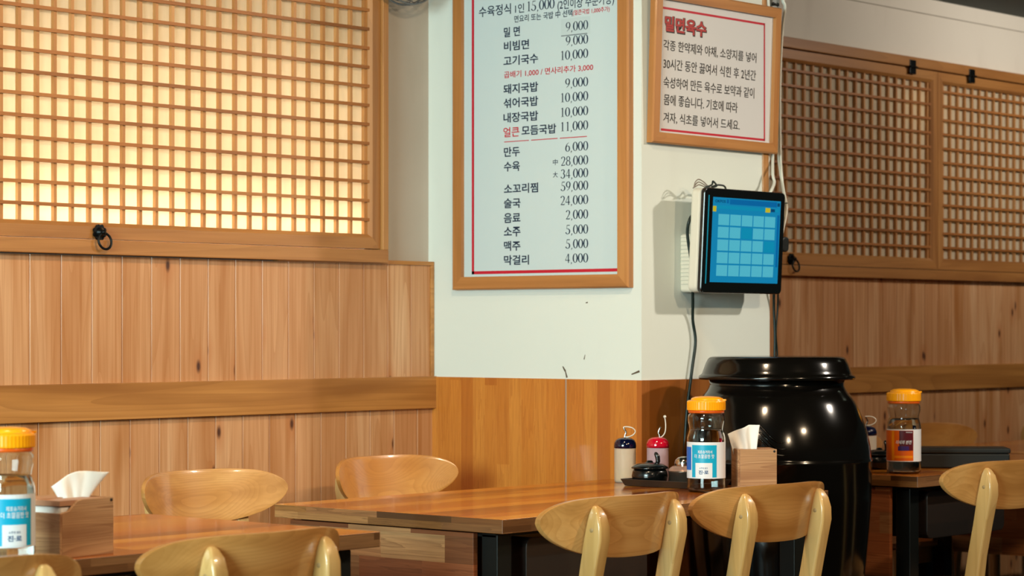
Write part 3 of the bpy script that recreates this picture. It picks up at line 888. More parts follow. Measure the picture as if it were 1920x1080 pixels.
yc = PY - 0.012
cable('cable', 'dark teal cable hanging down the pillar left of the black jar', [ony(1303, 398, PY - 0.055), ony(1293, 412, PY - 0.06), ony(1289, 440, PY - 0.052), ony(1297, 500, PY - 0.052), ony(1299, 560, PY - 0.03), ony(1299, 600, yc), ony(1304, 640, yc), ony(1298, 690, yc), ony(1289, 760, yc), ony(1284, 830, yc), ony(1281, 900, yc), ony(1279, 1020, yc)], 0.0042, M['cable_b'])
yq = PY + 0.02
cable('cable', 'thicker left one of two black cables dropping behind the jar lid', [ony(1451, 540, PY - 0.02), ony(1451, 580, PY - 0.01), ony(1453, 630, PY - 0.01), ony(1452, 680, PY - 0.01), ony(1450, 800, PY - 0.01)], 0.0038, M['cable_b'])
cable('cable', 'thinner right one of two black cables dropping behind the jar lid', [ony(1459, 540, PY - 0.02), ony(1458, 580, PY - 0.01), ony(1455, 625, PY - 0.01), ony(1458, 680, PY - 0.01), ony(1459, 800, PY - 0.01)], 0.0026, M['cable_b'])
cable('cable', 'single white cable bending into the top of the terminal', [ony(1441, -30, PY - 0.008), ony(1441, 10, PY - 0.008), ony(1449, 150, PY + 0.012), ony(1449, 270, PY + 0.012), ony(1449, 325, PY - 0.03), ony(1452, 342, PY - 0.045), ony(1446, 358, PY - 0.06), ony(1438, 372, PY - 0.055)], 0.0043, M['cable_w'])
mbp = []
for k_, (du, lab) in enumerate(((0, 'left strand of the white cable pair passing right of the terminal'), (4.5, 'right strand of the white cable pair passing right of the terminal'))):
    dy = 0.008 * k_
    cable('cable', lab, [ony(1466 + du * .5, -40, PY - 0.01 - dy), ony(1467 + du * .5, 0, PY - 0.01 - dy), ony(1471 + du * .3, 14, PY - 0.012 - dy), ony(1466 + du * .3, 60, PY + 0.012 - dy), ony(1462 + du * .2, 160, PY + 0.012 - dy), ony(1459 + du, 280, PY + 0.008 - dy), ony(1463 + du * .6, 325, PY - 0.025 - dy), ony(1468 + du * .3, 355, PY - 0.03 - dy), ony(1471 + du, 390, PY - 0.03 - dy), ony(1468 + du * .4, 425, PY - 0.03 - dy), ony(1462, 460, PY - 0.03 - dy)], 0.0033, M['cable_w'])
mb = MB(); c = ony(1470, 381, PY - 0.034)
mb.tube([c + Vector((0.011 * math.cos(a), 0.009 * math.sin(a), 0.001 * math.cos(a))) for a in [2 * math.pi * i / 20 for i in range(20)]], 0.0016, 6, closed=True)
o = mb.build('cable_tie', M['mattblack']); tag(o, 'small black tie around the white cable pair beside the terminal', 'cable tie')
mb = MB(); c = ony(1455, 8, PY - 0.004)
mb.tube([c + Vector((-0.011, 0, 0)), c + Vector((0.011, 0, 0))], 0.0035, 8); mb.tube([c + Vector((-0.011, 0, 0)), c + Vector((-0.011, 0.004, 0))], 0.005, 8); mb.tube([c + Vector((0.011, 0, 0)), c + Vector((0.011, 0.004, 0))], 0.005, 8)
o = mb.build('cable_clip', M['mattblack']); tag(o, 'small black clip on the conduit above the framed notice', 'clip')
mb = MB(); c = ony(1447, 10, PY + 0.015); mb.box((c.x - 0.018, PY - 0.0005, 1.95), (c.x + 0.018, PY + 0.03, BEAM_Z))
o = mb.build('conduit', plain('grey_conduit', '9aa0a0', 0.5), bevel=0.003); tag(o, 'pale grey cable conduit running up above the framed notice', 'conduit')
# tangle on top of the terminal
zt = tz1 + 0.004; 
cable('cable', 'black cable looped in a small tangle on top of the terminal', [Vector((tx0 + a * tw, TY + 0.03 + b, tz1 + c)) for a, b, c in ((0.16, 0, 0.003), (0.24, 0.0, 0.012), (0.27, .004, 0.022), (0.30, 0, 0.010), (0.26, 0.006, 0.006), (0.33, .008, 0.013), (0.40, 0.004, 0.012), (0.45, .01, 0.003), (0.47, 0.012, -0.01))], 0.0026, M['cable_b'])
for i_, lab in enumerate(('outermost fine grey wire fanning out on top of the terminal', 'inner fine grey wire fanning out on top of the terminal', 'lowest fine brown grey wire on top of the terminal')):
    k_ = i_ * 0.005
    cable('cable', lab, [Vector((tx0 + a * tw, TY + 0.032 + k_ * .5, tz1 + c)) for a, c in ((0.03 + k_, 0.000), (0.05 + k_ * 3, 0.016 - k_), (0.09 + k_ * 2, 0.024 - k_ * 1.4), (0.15, 0.018 - k_), (0.20, 0.008 - k_ * .4), (0.24, 0.004))], 0.0016, M['cable_g'])

# wall fan, only its lower rim shows at the top edge
fc = ony(768, 7, WY - 0.10); fz = fc.z + 0.14
fan = thing('wall_fan', 'grey wire fan guard peeking in at the top edge left of the menu', 'fan', (fc.x, WY, fz))
mb = MB()
for rr_, dy in ((0.14, -0.10), (0.128, -0.118), (0.10, -0.128), (0.07, -0.132), (0.04, -0.134), (0.14, -0.07), (0.12, -0.05)):
    mb.tube([(rr_ * math.cos(a), dy, rr_ * math.sin(a)) for a in [2 * math.pi * i / 56 for i in range(56)]], 0.003 if rr_ > 0.135 else 0.002, 8, closed=True)
for i in range(24):
    a = 2 * math.pi * i / 24
    mb.tube([(0.02 * math.cos(a), -0.135, 0.02 * math.sin(a)), (0.128 * math.cos(a), -0.118, 0.128 * math.sin(a)), (0.14 * math.cos(a), -0.09, 0.14 * math.sin(a)), (0.12 * math.cos(a), -0.05, 0.12 * math.sin(a))], 0.0014, 6)
mb.build('guard', M['fangrey'], fan)
ry = Matrix.Rotation(R(90), 4, 'X')
mb = MB(); mb.lathe([(0, 0.13), (0.03, 0.128), (0.045, 0.10), (0.05, 0.05), (0.035, 0.03), (0.035, 0.0005), (0, 0.0005)], 32, mat=ry); mb.build('motor', M['mattblack'], fan)
for i in range(4):
    mb = MB(); a = 2 * math.pi * i / 4 + 0.4; rm = Matrix.Rotation(a, 4, 'Y')
    mb.add([(0.03, -0.085, -0.02), (0.118, -0.092, -0.035), (0.122, -0.075, 0.03), (0.03, -0.08, 0.015), (0.03, -0.082, -0.02), (0.118, -0.089, -0.035), (0.122, -0.072, 0.03), (0.03, -0.077, 0.015)],
           [(0, 1, 2, 3), (7, 6, 5, 4), (0, 1, 5, 4), (1, 2, 6, 5), (2, 3, 7, 6), (3, 0, 4, 7)], mat=rm)
    mb.build('blade', M['mattblack'], fan)

# ================================================================== TABLES
TH = 0.74


def make_table(L, D, label, loc, rnd_seed=0):
    t = thing('dining_table', label, 'table', loc)
    mb = MB(); mb.box((0, 0, TH - 0.030), (L, D, TH), mis=[0, 0, 1, 2, 1, 2]); mb.build('tabletop', [M['top'], M['top_side'], M['top_end']], t, weld=True, bevel=0.0012)
    lg = 0.045
    for x in (0.035, L - 0.035 - lg):
        for y in (0.045, D - 0.045 - lg):
            mb = MB(); mb.box((x, y, 0), (x + lg, y + lg, TH - 0.036)); mb.build('leg', M['blackmetal'], t, bevel=0.002)
    mb = MB()
    for y in (0.05, D - 0.09): mb.box((0.035, y, TH - 0.042), (L - 0.035, y + 0.04, TH - 0.0305))
    for x in (0.035, L - 0.08): mb.box((x, 0.091, TH - 0.042), (x + 0.045, D - 0.091, TH - 0.0305))
    mb.build('under_frame', M['blackmetal'], t)
    mb = MB(); mb.box((0.020, 0.10, TH - 0.33), (0.034, D - 0.03, TH - 0.0345)); mb.build('end_panel', [M['panel_end']], t, bevel=0.001)
    mb = MB(); mb.prism(rrect(0.14, TH - 0.18, 0.56 if L > 0.9 else 0.5, TH - 0.05, 0.02, 4), 1, 0.055, 0.30); mb.build('drawer', M['panel_dark'], t, bevel=0.002)
    return t


tA = (3.765, 3.305)
T1 = (2.632, 3.292)
make_table(1.212, 0.687, 'long glossy striped wood table against the pillar carrying the condiment tray', (tA[0], tA[1], 0))
make_table(0.755, 0.700, 'glossy striped wood table at lower left carrying the nearer tissue box', (T1[0], T1[1], 0))
make_table(0.755, 0.700, 'wood table at the left edge under the nearest water bottle', (T1[0] - 0.755 - 0.085, T1[1] - 0.035, 0))
make_table(1.222, 0.690, 'dark striped wood table behind the jar with orange labelled bottle', (5.598, 3.432, 0))
make_table(1.222, 0.690, 'far dark wood table at the right edge beyond the black box', (6.87, 3.60, 0))

# ================================================================== CHAIRS


def make_chair(label, loc, rz, bm='ash_x', zt=0.0):
    t = thing('dining_chair', label, 'chair', loc, rz)
    # backrest: bent plywood lens, concave towards the sitter (+y)
    NU, NV = 40, 12
    Y0 = -0.25; rake = 0.20
    def P(i, j, side):
        s = math.sin((i / NU - 0.5) * math.pi) * 0.9985
        top = 0.047 * (1 - abs(s) ** 4.6) ** 0.5
        bot = -0.080 * (1 - abs(s) ** 2.7) ** 0.60
        z = 0.753 + bot + (top - bot) * (j / NV)
        y = Y0 + 0.078 * s * s - (z - 0.74) * rake + side
        return (0.226 * s, y, z)
    vs = []; fs = []
    for side in (-0.0065, 0.0065):
        for i in range(NU + 1):
            for j in range(NV + 1): vs.append(P(i, j, side))
    S = (NU + 1) * (NV + 1); id_ = lambda i, j, k: k * S + i * (NV + 1) + j
    for i in range(NU):
        for j in range(NV):
            fs.append((id_(i, j, 0), id_(i + 1, j, 0), id_(i + 1, j + 1, 0), id_(i, j + 1, 0)))
            fs.append((id_(i, j, 1), id_(i, j + 1, 1), id_(i + 1, j + 1, 1), id_(i + 1, j, 1)))
        for j in (0, NV): fs.append((id_(i, j, 0), id_(i, j, 1), id_(i + 1, j, 1), id_(i + 1, j, 0)))
    for i in (0, NU):
        for j in range(NV): fs.append((id_(i, j, 0), id_(i, j + 1, 0), id_(i, j + 1, 1), id_(i, j, 1)))
    mb = MB(); mb.add(vs, fs, smooth=True)
    o = mb.build('backrest', M[bm], t, bevel=0.003, seg=2, angle=50)
    # rear legs that rise as back posts
    for sx in (-1, 1):
        xs = 0.128
        def yb(z): return Y0 + 0.078 * (xs / 0.236) ** 2 - (z - 0.74) * rake - 0.006
        secs = []   # z, yfront, yback, half width, x centre
        secs.append((0.783, yb(0.783), yb(0.783) - 0.006, 0.005))
        secs.append((0.778, yb(0.778), yb(0.778) - 0.013, 0.010))
        secs.append((0.764, yb(0.764), yb(0.764) - 0.025, 0.0150))
        secs.append((0.742, yb(0.742), yb(0.742) - 0.036, 0.0170))
        secs.append((0.715, yb(0.715) + 0.0006, yb(0.715) - 0.042, 0.0175))
        secs.append((0.680, yb(0.680) + 0.0004, yb(0.680) - 0.041, 0.0172))
        secs.append((0.640, yb(0.640) - 0.000, yb(0.640) - 0.040, 0.0168))
        secs.append((0.560, -0.196, -0.236, 0.0165))
        secs.append((0.460, -0.178, -0.222, 0.0170))
        secs.append((0.400, -0.178, -0.222, 0.0165))
        secs.append((0.200, -0.205, -0.240, 0.0145))
        secs.append((0.000, -0.240, -0.266, 0.0125))
        vs = []; fs = []
        for z, yf, ybk, hw in secs:
            xc = sx * (xs + max(0, 0.45 - z) * 0.06)
            vs += [(xc - hw, yf, z), (xc + hw, yf, z), (xc + hw, ybk + 0.004, z), (xc + hw * 0.78, ybk, z), (xc - hw * 0.78, ybk, z), (xc - hw, ybk + 0.004, z)]
        n = 6
        for i in range(len(secs) - 1):
            for j in range(n):
                kk = (j + 1) % n; fs.append((i * n + j, i * n + kk, (i + 1) * n + kk, (i + 1) * n + j))
        fs.append(tuple(range(n))); fs.append(tuple((len(secs) - 1) * n + j for j in range(n)))
        mb = MB(); mb.add(vs, fs, 0, 0.3 + 0.1 * sx, True); pst = mb.build('back_post', M['ash_z'], t, bevel=0.004, seg=3, angle=22)
        # plugged screw heads
        mb = MB()
        for z in (0.735,):
            cy = yb(z) - 0.015; mb.lathe([(0, 0), (0.0048, 0), (0.0046, 0.0003), (0, 0.0004)], 16, mat=Matrix.Translation((sx * xs - 0.0171, cy, z)) @ Matrix.Rotation(R(-90), 4, 'Y'))
        mb.build('screw_plug', plain('plug_wood', 'a98a5c', 0.5) if 'plug_wood' not in bpy.data.materials else bpy.data.materials['plug_wood'], pst)
    # seat: dished plywood with rounded corners
    N = 36; vs = []; fs = []
    rings = [0.0, 0.35, 0.7, 0.93, 1.0]
    def so_(a, r):
        c, s = math.cos(a), math.sin(a); e = 0.55
        return (0.203 * r * abs(c) ** e * (1 if c >= 0 else -1), 0.183 * r * abs(s) ** e * (1 if s >= 0 else -1) - 0.02)
    for k_, zoff in ((0, 0), (1, -0.016)):
        for r in rings[1:]:
            for i in range(N):
                x, y = so_(2 * math.pi * i / N, r); vs.append((x, y, 0.455 + zoff - 0.010 * (1 - r * r) + (0.004 if r > 0.95 else 0)))
        vs.append((0, 0, 0.445 + zoff))
    RS = 4 * N + 1
    for k_ in (0, 1):
        o0 = k_ * RS
        for i in range(N):
            j = (i + 1) % N
            fs.append((o0 + RS - 1, o0 + i, o0 + j))
            for q in range(3): fs.append((o0 + q * N + i, o0 + (q + 1) * N + i, o0 + (q + 1) * N + j, o0 + q * N + j))
    for i in range(N):
        j = (i + 1) % N; fs.append((3 * N + i, RS + 3 * N + i, RS + 3 * N + j, 3 * N + j))
    mb = MB(); mb.add(vs, fs, smooth=True); mb.build('seat', M['ash_x'], t)
    for sx in (-1, 1):
        mb = MB(); mb.tube([(sx * 0.158, 0.122, 0.437), (sx * 0.166, 0.130, 0.22), (sx * 0.176, 0.140, 0.0)], [0.019, 0.016, 0.012], 14); mb.build('front_leg', M['ash_z'], t)
    mb = MB(); mb.box((-0.14, 0.113, 0.385), (0.14, 0.131, 0.436)); mb.box((-0.12, -0.20, 0.385), (0.12, -0.182, 0.436))
    for sx in (-1, 1):
        a = sx * 0.146; mb.add([(a - 0.008, -0.18, 0.385), (a + 0.008, -0.18, 0.385), (a + 0.016, 0.118, 0.385), (a, 0.118, 0.385), (a - 0.008, -0.18, 0.436), (a + 0.008, -0.18, 0.436), (a + 0.016, 0.118, 0.436), (a, 0.118, 0.436)],
                               [(3, 2, 1, 0), (4, 5, 6, 7), (0, 1, 5, 4), (1, 2, 6, 5), (2, 3, 7, 6), (3, 0, 4, 7)])
    mb.build('seat_rail', M['ash_x'], t, bevel=0.002)
    return t


G = 'pale plywood chairs with lens shaped backrests'
ch = make_chair('pale wooden chair pushed to the long table, left of the two before it', (3.874, 3.285, 0), 0); ch['group'] = G
dup(ch, (4.372, 3.255, 0), R(-4), 'pale wooden chair right of two at the long table, hiding the box foot', G)
dup(ch, (2.762, 3.185, 0), R(0), 'large pale wooden chair in front of the lower left table', G)
dup(ch, (2.185, 3.17, 0), R(-10), 'wooden chair cropped by the bottom left corner under the water bottle', G)
dup(ch, (5.575, 3.345, 0), R(-7), 'pale wooden chair cut by the right edge before the dark table', G)
dup(ch, (3.845, 4.10, 0), R(180), 'pale wooden chair against the planks behind the lower left table', G)
c2 = make_chair('honey brown wooden chair between the long table and the planked wall', (4.592, 4.22, 0), R(180), 'ash_x2'); c2['group'] = G
dup(c2, (7.47, 4.30, 0), R(180), 'far honey wooden chair with streaked highlight behind the black box', G)
dup(c2, (8.30, 4.28, 0), R(180), 'farthest wooden chair, a sliver at the right edge by the planks', G)
dup(c2, (6.71, 4.22, 0), R(180), 'wooden chair mostly hidden behind the right side of the jar', G)

# ================================================================== ONGGI JAR
JX, JY = 5.246, 3.645
pot = thing('onggi_jar', 'big glossy black earthenware jar with lid in front of the pillar', 'jar', (JX, JY, 0))
prof = [(0, 0.0), (0.155, 0.0), (0.165, 0.01), (0.19, 0.15), (0.214, 0.35), (0.236, 0.55), (0.2475, 0.70), (0.2482, 0.787), (0.2492, 0.790), (0.2492, 0.796), (0.247, 0.799), (0.242, 0.84), (0.229, 0.89), (0.205, 0.945), (0.183, 0.975), (0.176, 0.99), (0.178, 1.004), (0.168, 1.008), (0.16, 1.0), (0.16, 0.97), (0, 0.96)]
pf = []
for (r0, z0), (r1, z1) in zip(prof[:-1], prof[1:]): pf.append((r0, z0))
pf.append(prof[-1])
# smooth the side between the sharp points
side = [p for p in prof[2:7]]; sm = [(v.x, v.y) for v in crom([Vector((a, b, 0)) for a, b in side], 6)]
sh = [(v.x, v.y) for v in crom([Vector((a, b, 0)) for a, b in prof[10:16]], 6)]
full = prof[:2] + sm + prof[7:10] + sh + prof[16:]
mb = MB(); mb.lathe(full, 96); mb.build('body', M['onggi'], pot)
lz = 1.003
lid = [(0, lz + 0.008), (0.165, lz + 0.008), (0.185, lz + 0.0075), (0.196, lz + 0.001), (0.2035, lz + 0.001), (0.2055, lz + 0.005), (0.2045, lz + 0.010), (0.198, lz + 0.014), (0.196, lz + 0.017), (0.193, lz + 0.025), (0.187, lz + 0.042), (0.181, lz + 0.054), (0.176, lz + 0.059), (0.168, lz + 0.061), (0.10, lz + 0.062), (0, lz + 0.063)]
mb = MB(); mb.lathe(lid, 96); mb.build('lid', M['onggi'], pot)
# finger-drawn wave in the glaze
mb = MB()
def pot_r(z):
    for (r0, z0), (r1, z1) in zip(full[:-1], full[1:]):
        if z0 <= z <= z1 and z1 > z0: return r0 + (r1 - r0) * (z - z0) / (z1 - z0)
    return 0.24
for dz in (0, -0.016, -0.032):
    pts = []
    for i in range(15):
        a = R(-161 + i * 1.5) ; z = 0.885 + dz + 0.012 * math.sin(i / 14 * 5.2 + 0.6) - 0.03 * (i / 14); r = pot_r(z) + 0.0005
        pts.append((r * math.cos(a), r * math.sin(a), z))
    mb.tube(pts, [0.0005 + 0.0028 * math.sin(math.pi * i / 14) for i in range(15)], 8)
mb.build('wave_relief', M['onggi'], pot)


# ================================================================== TABLE-TOP THINGS
def wrap_label(mb_or_none, r, a0, a1, z0, z1, n=24):
    vs = []; fs = []
    for i in range(n + 1):
        a = a0 + (a1 - a0) * i / n
        for rr in (r, r + 0.0002):
            for z in (z0, z1): vs.append((rr * math.sin(a), -rr * math.cos(a), z))
    for i in range(n):
        o = i * 4; p = o + 4
        fs += [(o + 2, p + 2, p + 3, o + 3), (o, o + 1, p + 1, p), (o + 1, o + 3, p + 3, p + 1), (o, p, p + 2, o + 2)]
    m = MB(); m.add(vs, fs, smooth=False); return m


def wrap_text(name, g, w, h, r, a, z, mat, parent, shear=0):
    vs, fs = fit(g, w, h)
    out = [((r) * math.sin(a + (x + shear * y) / r), -(r) * math.cos(a + (x + shear * y) / r), z + y) for x, y in vs]
    me = bpy.data.meshes.new(name); me.from_pydata(out, [], fs); me.materials.append(mat)
    o = bpy.data.objects.new(name, me); COL.objects.link(o); o.parent = parent; return o


def make_bottle(label, loc, face, kind):
    """face: world angle the label looks to, measured so that 0 looks to -y"""
    t = thing('water_bottle', label, 'bottle', loc, face)
    outer = [(0.040, 0.0), (0.0455, 0.004), (0.0468, 0.012), (0.0468, 0.125), (0.0462, 0.133), (0.0428, 0.146), (0.0410, 0.153), (0.0424, 0.162), (0.0450, 0.172), (0.0452, 0.180), (0.0440, 0.187), (0.0405, 0.190), (0.0402, 0.200)]
    inner = [(r - 0.0016, z) for r, z in outer[::-1]]; inner = [(r, max(z, 0.0035)) for r, z in inner]
    mb = MB(); mb.lathe([(0, 0.002), (0.030, 0.002)] + outer + inner[:-1] + [(0.036, 0.0036), (0, 0.0042)], 56); mb.build('clear_body', M['clear'], t)
    # water inside
    wl = 0.152
    wi = [(r - 0.0019, z) for r, z in outer if z < wl and z > 0.003]
    mb = MB(); mb.lathe([(0, 0.0046), (0.036, 0.0046), (0.0434, 0.006)] + wi + [(0.0388, wl), (0, wl)], 56); mb.build('water', M['water'], t)
    mb = MB(); mb.lathe([(0, 0.2003), (0.0395, 0.2003), (0.0418, 0.192), (0.0438, 0.192), (0.0438, 0.199), (0.036, 0.2006)], 56); mb.build('cap_skirt', M['orange2'], t)
    mb = MB(); N = 90; vs = []; fs = []
    prof2 = [(0.0462, 0.199, 1), (0.0466, 0.201, 1), (0.0466, 0.219, 1), (0.0455, 0.2215, 0), (0.043, 0.2225, 0)]
    for r, z, rib in prof2:
        for i in range(N):
            a = 2 * math.pi * i / N; rr = r + (0.0005 if (i % 2 and rib) else 0); vs.append((rr * math.cos(a), rr * math.sin(a), z))
    for q in range(len(prof2) - 1):
        for i in range(N):
            j = (i + 1) % N; fs.append((q * N + i, q * N + j, (q + 1) * N + j, (q + 1) * N + i))
    mb.add(vs, fs, smooth=False)
    mb.lathe([(0, 0.2008), (0.0462, 0.199)], N); mb.lathe([(0.043, 0.2225), (0, 0.2235)], N)
    cap = mb.build('cap', M['orange'], t, weld=True)
    # flip lid: shallow dome cut off at the front
    mb = MB(); mb.lathe([(0.0400, 0.2226), (0.0385, 0.227), (0.030, 0.2305), (0.015, 0.232), (0, 0.2322)], 40, mat=Matrix.Translation((0.002, 0.001, 0.0003)))
    mb.box((0.030, -0.008, 0.2215), (0.0485, 0.008, 0.2255)); mb.build('flip_lid', M['orange'], cap)
    r = 0.0470
    z0, z1 = 0.034, 0.122
    if kind == 'c':
        wrap_label(None, r, R(-105), R(88), z0, z1).build('label', M['label_w'], t)
        lb_ = wrap_label(None, r + 0.0003, R(-40), R(38), z0 + 0.003, z1 - 0.007).build('label_panel', M['label_c'], t)
        wrap_label(None, r + 0.0003, R(-98), R(-44), z0 + 0.02, z1 - 0.012).build('label_blue_panel', M['label_b'], t)
        wrap_text('label_text', T_('제로슈거라서', 0.014), 0.036, 0.0085, r + 0.0009, R(2), z1 - 0.0235, M['label_w'], lb_)
        wrap_text('label_text', T_('더 초깔끔한 맛', 0.014), 0.050, 0.0100, r + 0.0009, R(0), z1 - 0.034, M['label_w'], lb_)
        # plain white panel that carries the name
        m = wrap_label(None, r + 0.0006, R(-27), R(24), z0 + 0.003, z0 + 0.038); m.build('label_white_panel', M['label_w'], lb_)
        wrap_text('label_text', T_('소주의 원조', 0.01), 0.021, 0.0042, r + 0.0012, R(-2), z0 + 0.0255, M['label_n'], lb_)
        wrap_text('label_text', T_('진·로', 0.03), 0.0245, 0.0098, r + 0.0012, R(-2), z0 + 0.0155, M['label_n'], lb_)
        m = MB()
    else:
        wrap_label(None, r, R(-105), R(92), z0, z1).build('label', M['label_w'], t)
        lb_ = wrap_label(None, r + 0.0003, R(-95), R(30), z0 + 0.002, z1 - 0.003).build('label_panel', M['label_o'], t)
        wrap_label(None, r + 0.0005, R(-18), R(29), z0 + 0.030, z1 - 0.0035).build('label_dark_panel', M['label_m'], lb_)
        wrap_label(None, r + 0.0005, R(-46), R(-36), z0 + 0.003, z1 - 0.004).build('label_stripe', M['label_a'], lb_)
        wrap_label(None, r + 0.0005, R(-36), R(28), z0 + 0.010, z0 + 0.016).build('label_stripe', M['label_a'], lb_)
        wrap_label(None, r + 0.0007, R(-22), R(14), z0 + 0.030, z0 + 0.042).build('label_violet_panel', M['label_v'], lb_)
        wrap_text('label_text', T_('미식의 반전', 0.016), 0.043, 0.0105, r + 0.0011, R(-3), z0 + 0.053, M['label_w'], lb_, 0.25)
        wrap_text('label_text', T_('하이트진로', 0.02), 0.018, 0.0035, r + 0.0011, R(15), z1 - 0.008, M['label_w'], lb_)
    return t


def cam_face(p, off): return -math.atan2(p[0], p[1]) + math.pi * 0 + off if False else math.atan2(-p[0], p[1]) + off


b2p = (4.745, 3.505, TH); b1p = (2.486, 3.285, TH); b3p = (5.707, 3.543, TH)
def to_cam(p): return math.atan2(-p[0], p[1])
make_bottle('water bottle with cyan label and orange cap, between condiment tray and tissue box', b2p, to_cam(b2p) + R(-6), 'c')
make_bottle('nearest water bottle with cyan label, cut off by the left edge', b1p, to_cam(b1p) + R(18), 'c')
make_bottle('water bottle with orange and maroon label on the dark table', b3p, to_cam(b3p) + R(3), 'o')


def make_box(label, loc, rz, w=0.118, d=0.118, h=0.098, notch=True):
    t = thing('tissue_box', label, 'tissue box', loc, rz)
    tk = 0.006
    # front panel (towards -y) with a scooped corner on its left end
    if notch:
        sc = [(tk, h - 0.022), (0.010, h - 0.021), (0.022, h - 0.019), (0.032, h - 0.011), (0.042, h - 0.003), (0.055, h)]
    else: sc = [(tk, h)]
    poly = [(tk, 0)] + [(w, 0), (w, h)] + sc[::-1]
    mb = MB(); mb.prism(poly, 1, 0, tk); fr = mb.build('front_panel', M['bamboo_x'], t, bevel=0.0007)
    mb = MB(); mb.box((0, 0, 0), (tk, d, h - (0.022 if notch else 0))); mb.build('side_panel', M['bamboo_y'], t, bevel=0.0007)
    mb = MB(); mb.box((w - tk, tk, 0), (w, d, h)); mb.build('side_panel', M['bamboo_y'], t, bevel=0.0007)
    mb = MB(); mb.box((tk, d - tk, 0), (w - tk, d, h)); mb.build('back_panel', M['bamboo_x'], t, bevel=0.0007)
    mb = MB(); mb.box((tk, tk, h - 0.010), (w - tk, d * 0.5 - 0.010, h - 0.001)); mb.box((tk, d * 0.5 + 0.010, h - 0.010), (w - tk, d - tk, h - 0.001))
    for xa, xb in ((tk, 0.022), (w - 0.022, w - tk)): mb.box((xa, d * 0.5 - 0.010, h - 0.010), (xb, d * 0.5 + 0.010, h - 0.001))
    mb.build('lid', M['bamboo_edge'], t)
    mb = MB(); mb.box((tk, tk, 0.001), (w - tk, d - tk, 0.006)); mb.build('bottom', M['bamboo_x'], t)
    mb = MB(); mb.lathe([(0, 0), (0.003, 0), (0.0025, 0.0012), (0, 0.0015)], 16, mat=Matrix.Translation((w - 0.006, 0, h - 0.005)) @ Matrix.Rotation(R(90), 4, 'X')); mb.build('peg', M['mattblack'], fr)
    return t


def tissue(label, loc, rz, prof, wb, wt, xb, xt, h, seed):
    """pulled-up paper sheet: folded fan rising from the box. wb, wt: width below and above; xb, xt: their centres"""
    N, K = 30, 16; vs = []; fs = []
    for i in range(N + 1):
        u = i / N
        for k_ in range(K + 1):
            v = k_ / K
            b = xb + (u - 0.5) * wb; t_ = xt + (u - 0.5) * wt
            x = b + (t_ - b) * v ** 1.25
            y = 0.008 * math.sin(u * 8.2 + seed) * (0.4 + 0.6 * v) + 0.012 * v * math.sin(u * 3.1 + 1) + 0.003 * math.sin(u * 17 + v * 3)
            vs.append((x, y, prof(u) * v * h - 0.012 * (1 - v)))
    for i in range(N):
        for k_ in range(K):
            a = i * (K + 1) + k_; fs.append((a, a + K + 1, a + K + 2, a + 1))
    mb = MB(); mb.add(vs, fs, smooth=True)
    o = mb.build('tissue', M['tissue'], None, loc=loc); o.rotation_euler = (0, 0, rz)
    s = o.modifiers.new('solid', 'SOLIDIFY'); s.thickness = 0.0010; s.offset = 0
    tag(o, label, 'tissue'); return o


# box on the near table: its notched corner points at the camera
r = ray(112, 1048.5); k1 = (TH - CAMZ) / r.z; c1 = Vector((r.x * k1, r.y * k1, TH))
r = ray(213, 1037.5); k2 = (TH - CAMZ) / r.z; c1b = Vector((r.x * k2, r.y * k2, TH))
ang1 = math.atan2(c1b.y - c1.y, c1b.x - c1.x); w1_ = (c1b - c1).length
make_box('bamboo tissue box with scooped corner beside the nearest water bottle', c1, ang1, w1_, 0.13, 0.100)
ex1 = Vector((math.cos(ang1), math.sin(ang1), 0)); ey1 = Vector((-ex1.y, ex1.x, 0))
mb = MB(); mb.box((0.008, 0.008, 0.008), (w1_ - 0.008, 0.122, 0.088)); o = mb.build('tissue_pack', M['tissue'], None, loc=c1, bevel=0.006, seg=3); o.rotation_euler = (0, 0, ang1)
tag(o, 'white tissue pack filling the scooped box on the near table', 'tissue pack')
tissue('white tissue leaning right out of the scooped box on the near table', c1 + ex1 * 0.095 + ey1 * 0.065 + Vector((0, 0, 0.098)), to_cam(c1) + 0.15,
       lambda u: 0.42 + 0.58 * math.sin(min(1, u * 1.9) * math.pi / 2) - 0.06 * max(0, u - .6), 0.042, 0.098, 0.002, 0.014, 0.046, 3)
r = ray(1383, 920); k1 = (TH - CAMZ) / r.z; c2_ = Vector((r.x * k1, r.y * k1, TH))
ang2 = to_cam(c2_) + R(9)
w2_ = 0.097
c2_ = Vector((4.862, 3.503, TH)) if False else c2_
make_box('bamboo tissue box between the cyan labelled bottle and the black jar', c2_, ang2, w2_, 0.100, 0.101, notch=False)
ex2 = Vector((math.cos(ang2), math.sin(ang2), 0)); ey2 = Vector((-ex2.y, ex2.x, 0))
tissue('white tissue standing upright in the box before the black jar', c2_ + ex2 * 0.026 + ey2 * 0.05 + Vector((0, 0, 0.099)), ang2,
       lambda u: 0.62 + 0.38 * min(1, u * 1.5), 0.056, 0.076, 0.0, -0.002, 0.060, 1)

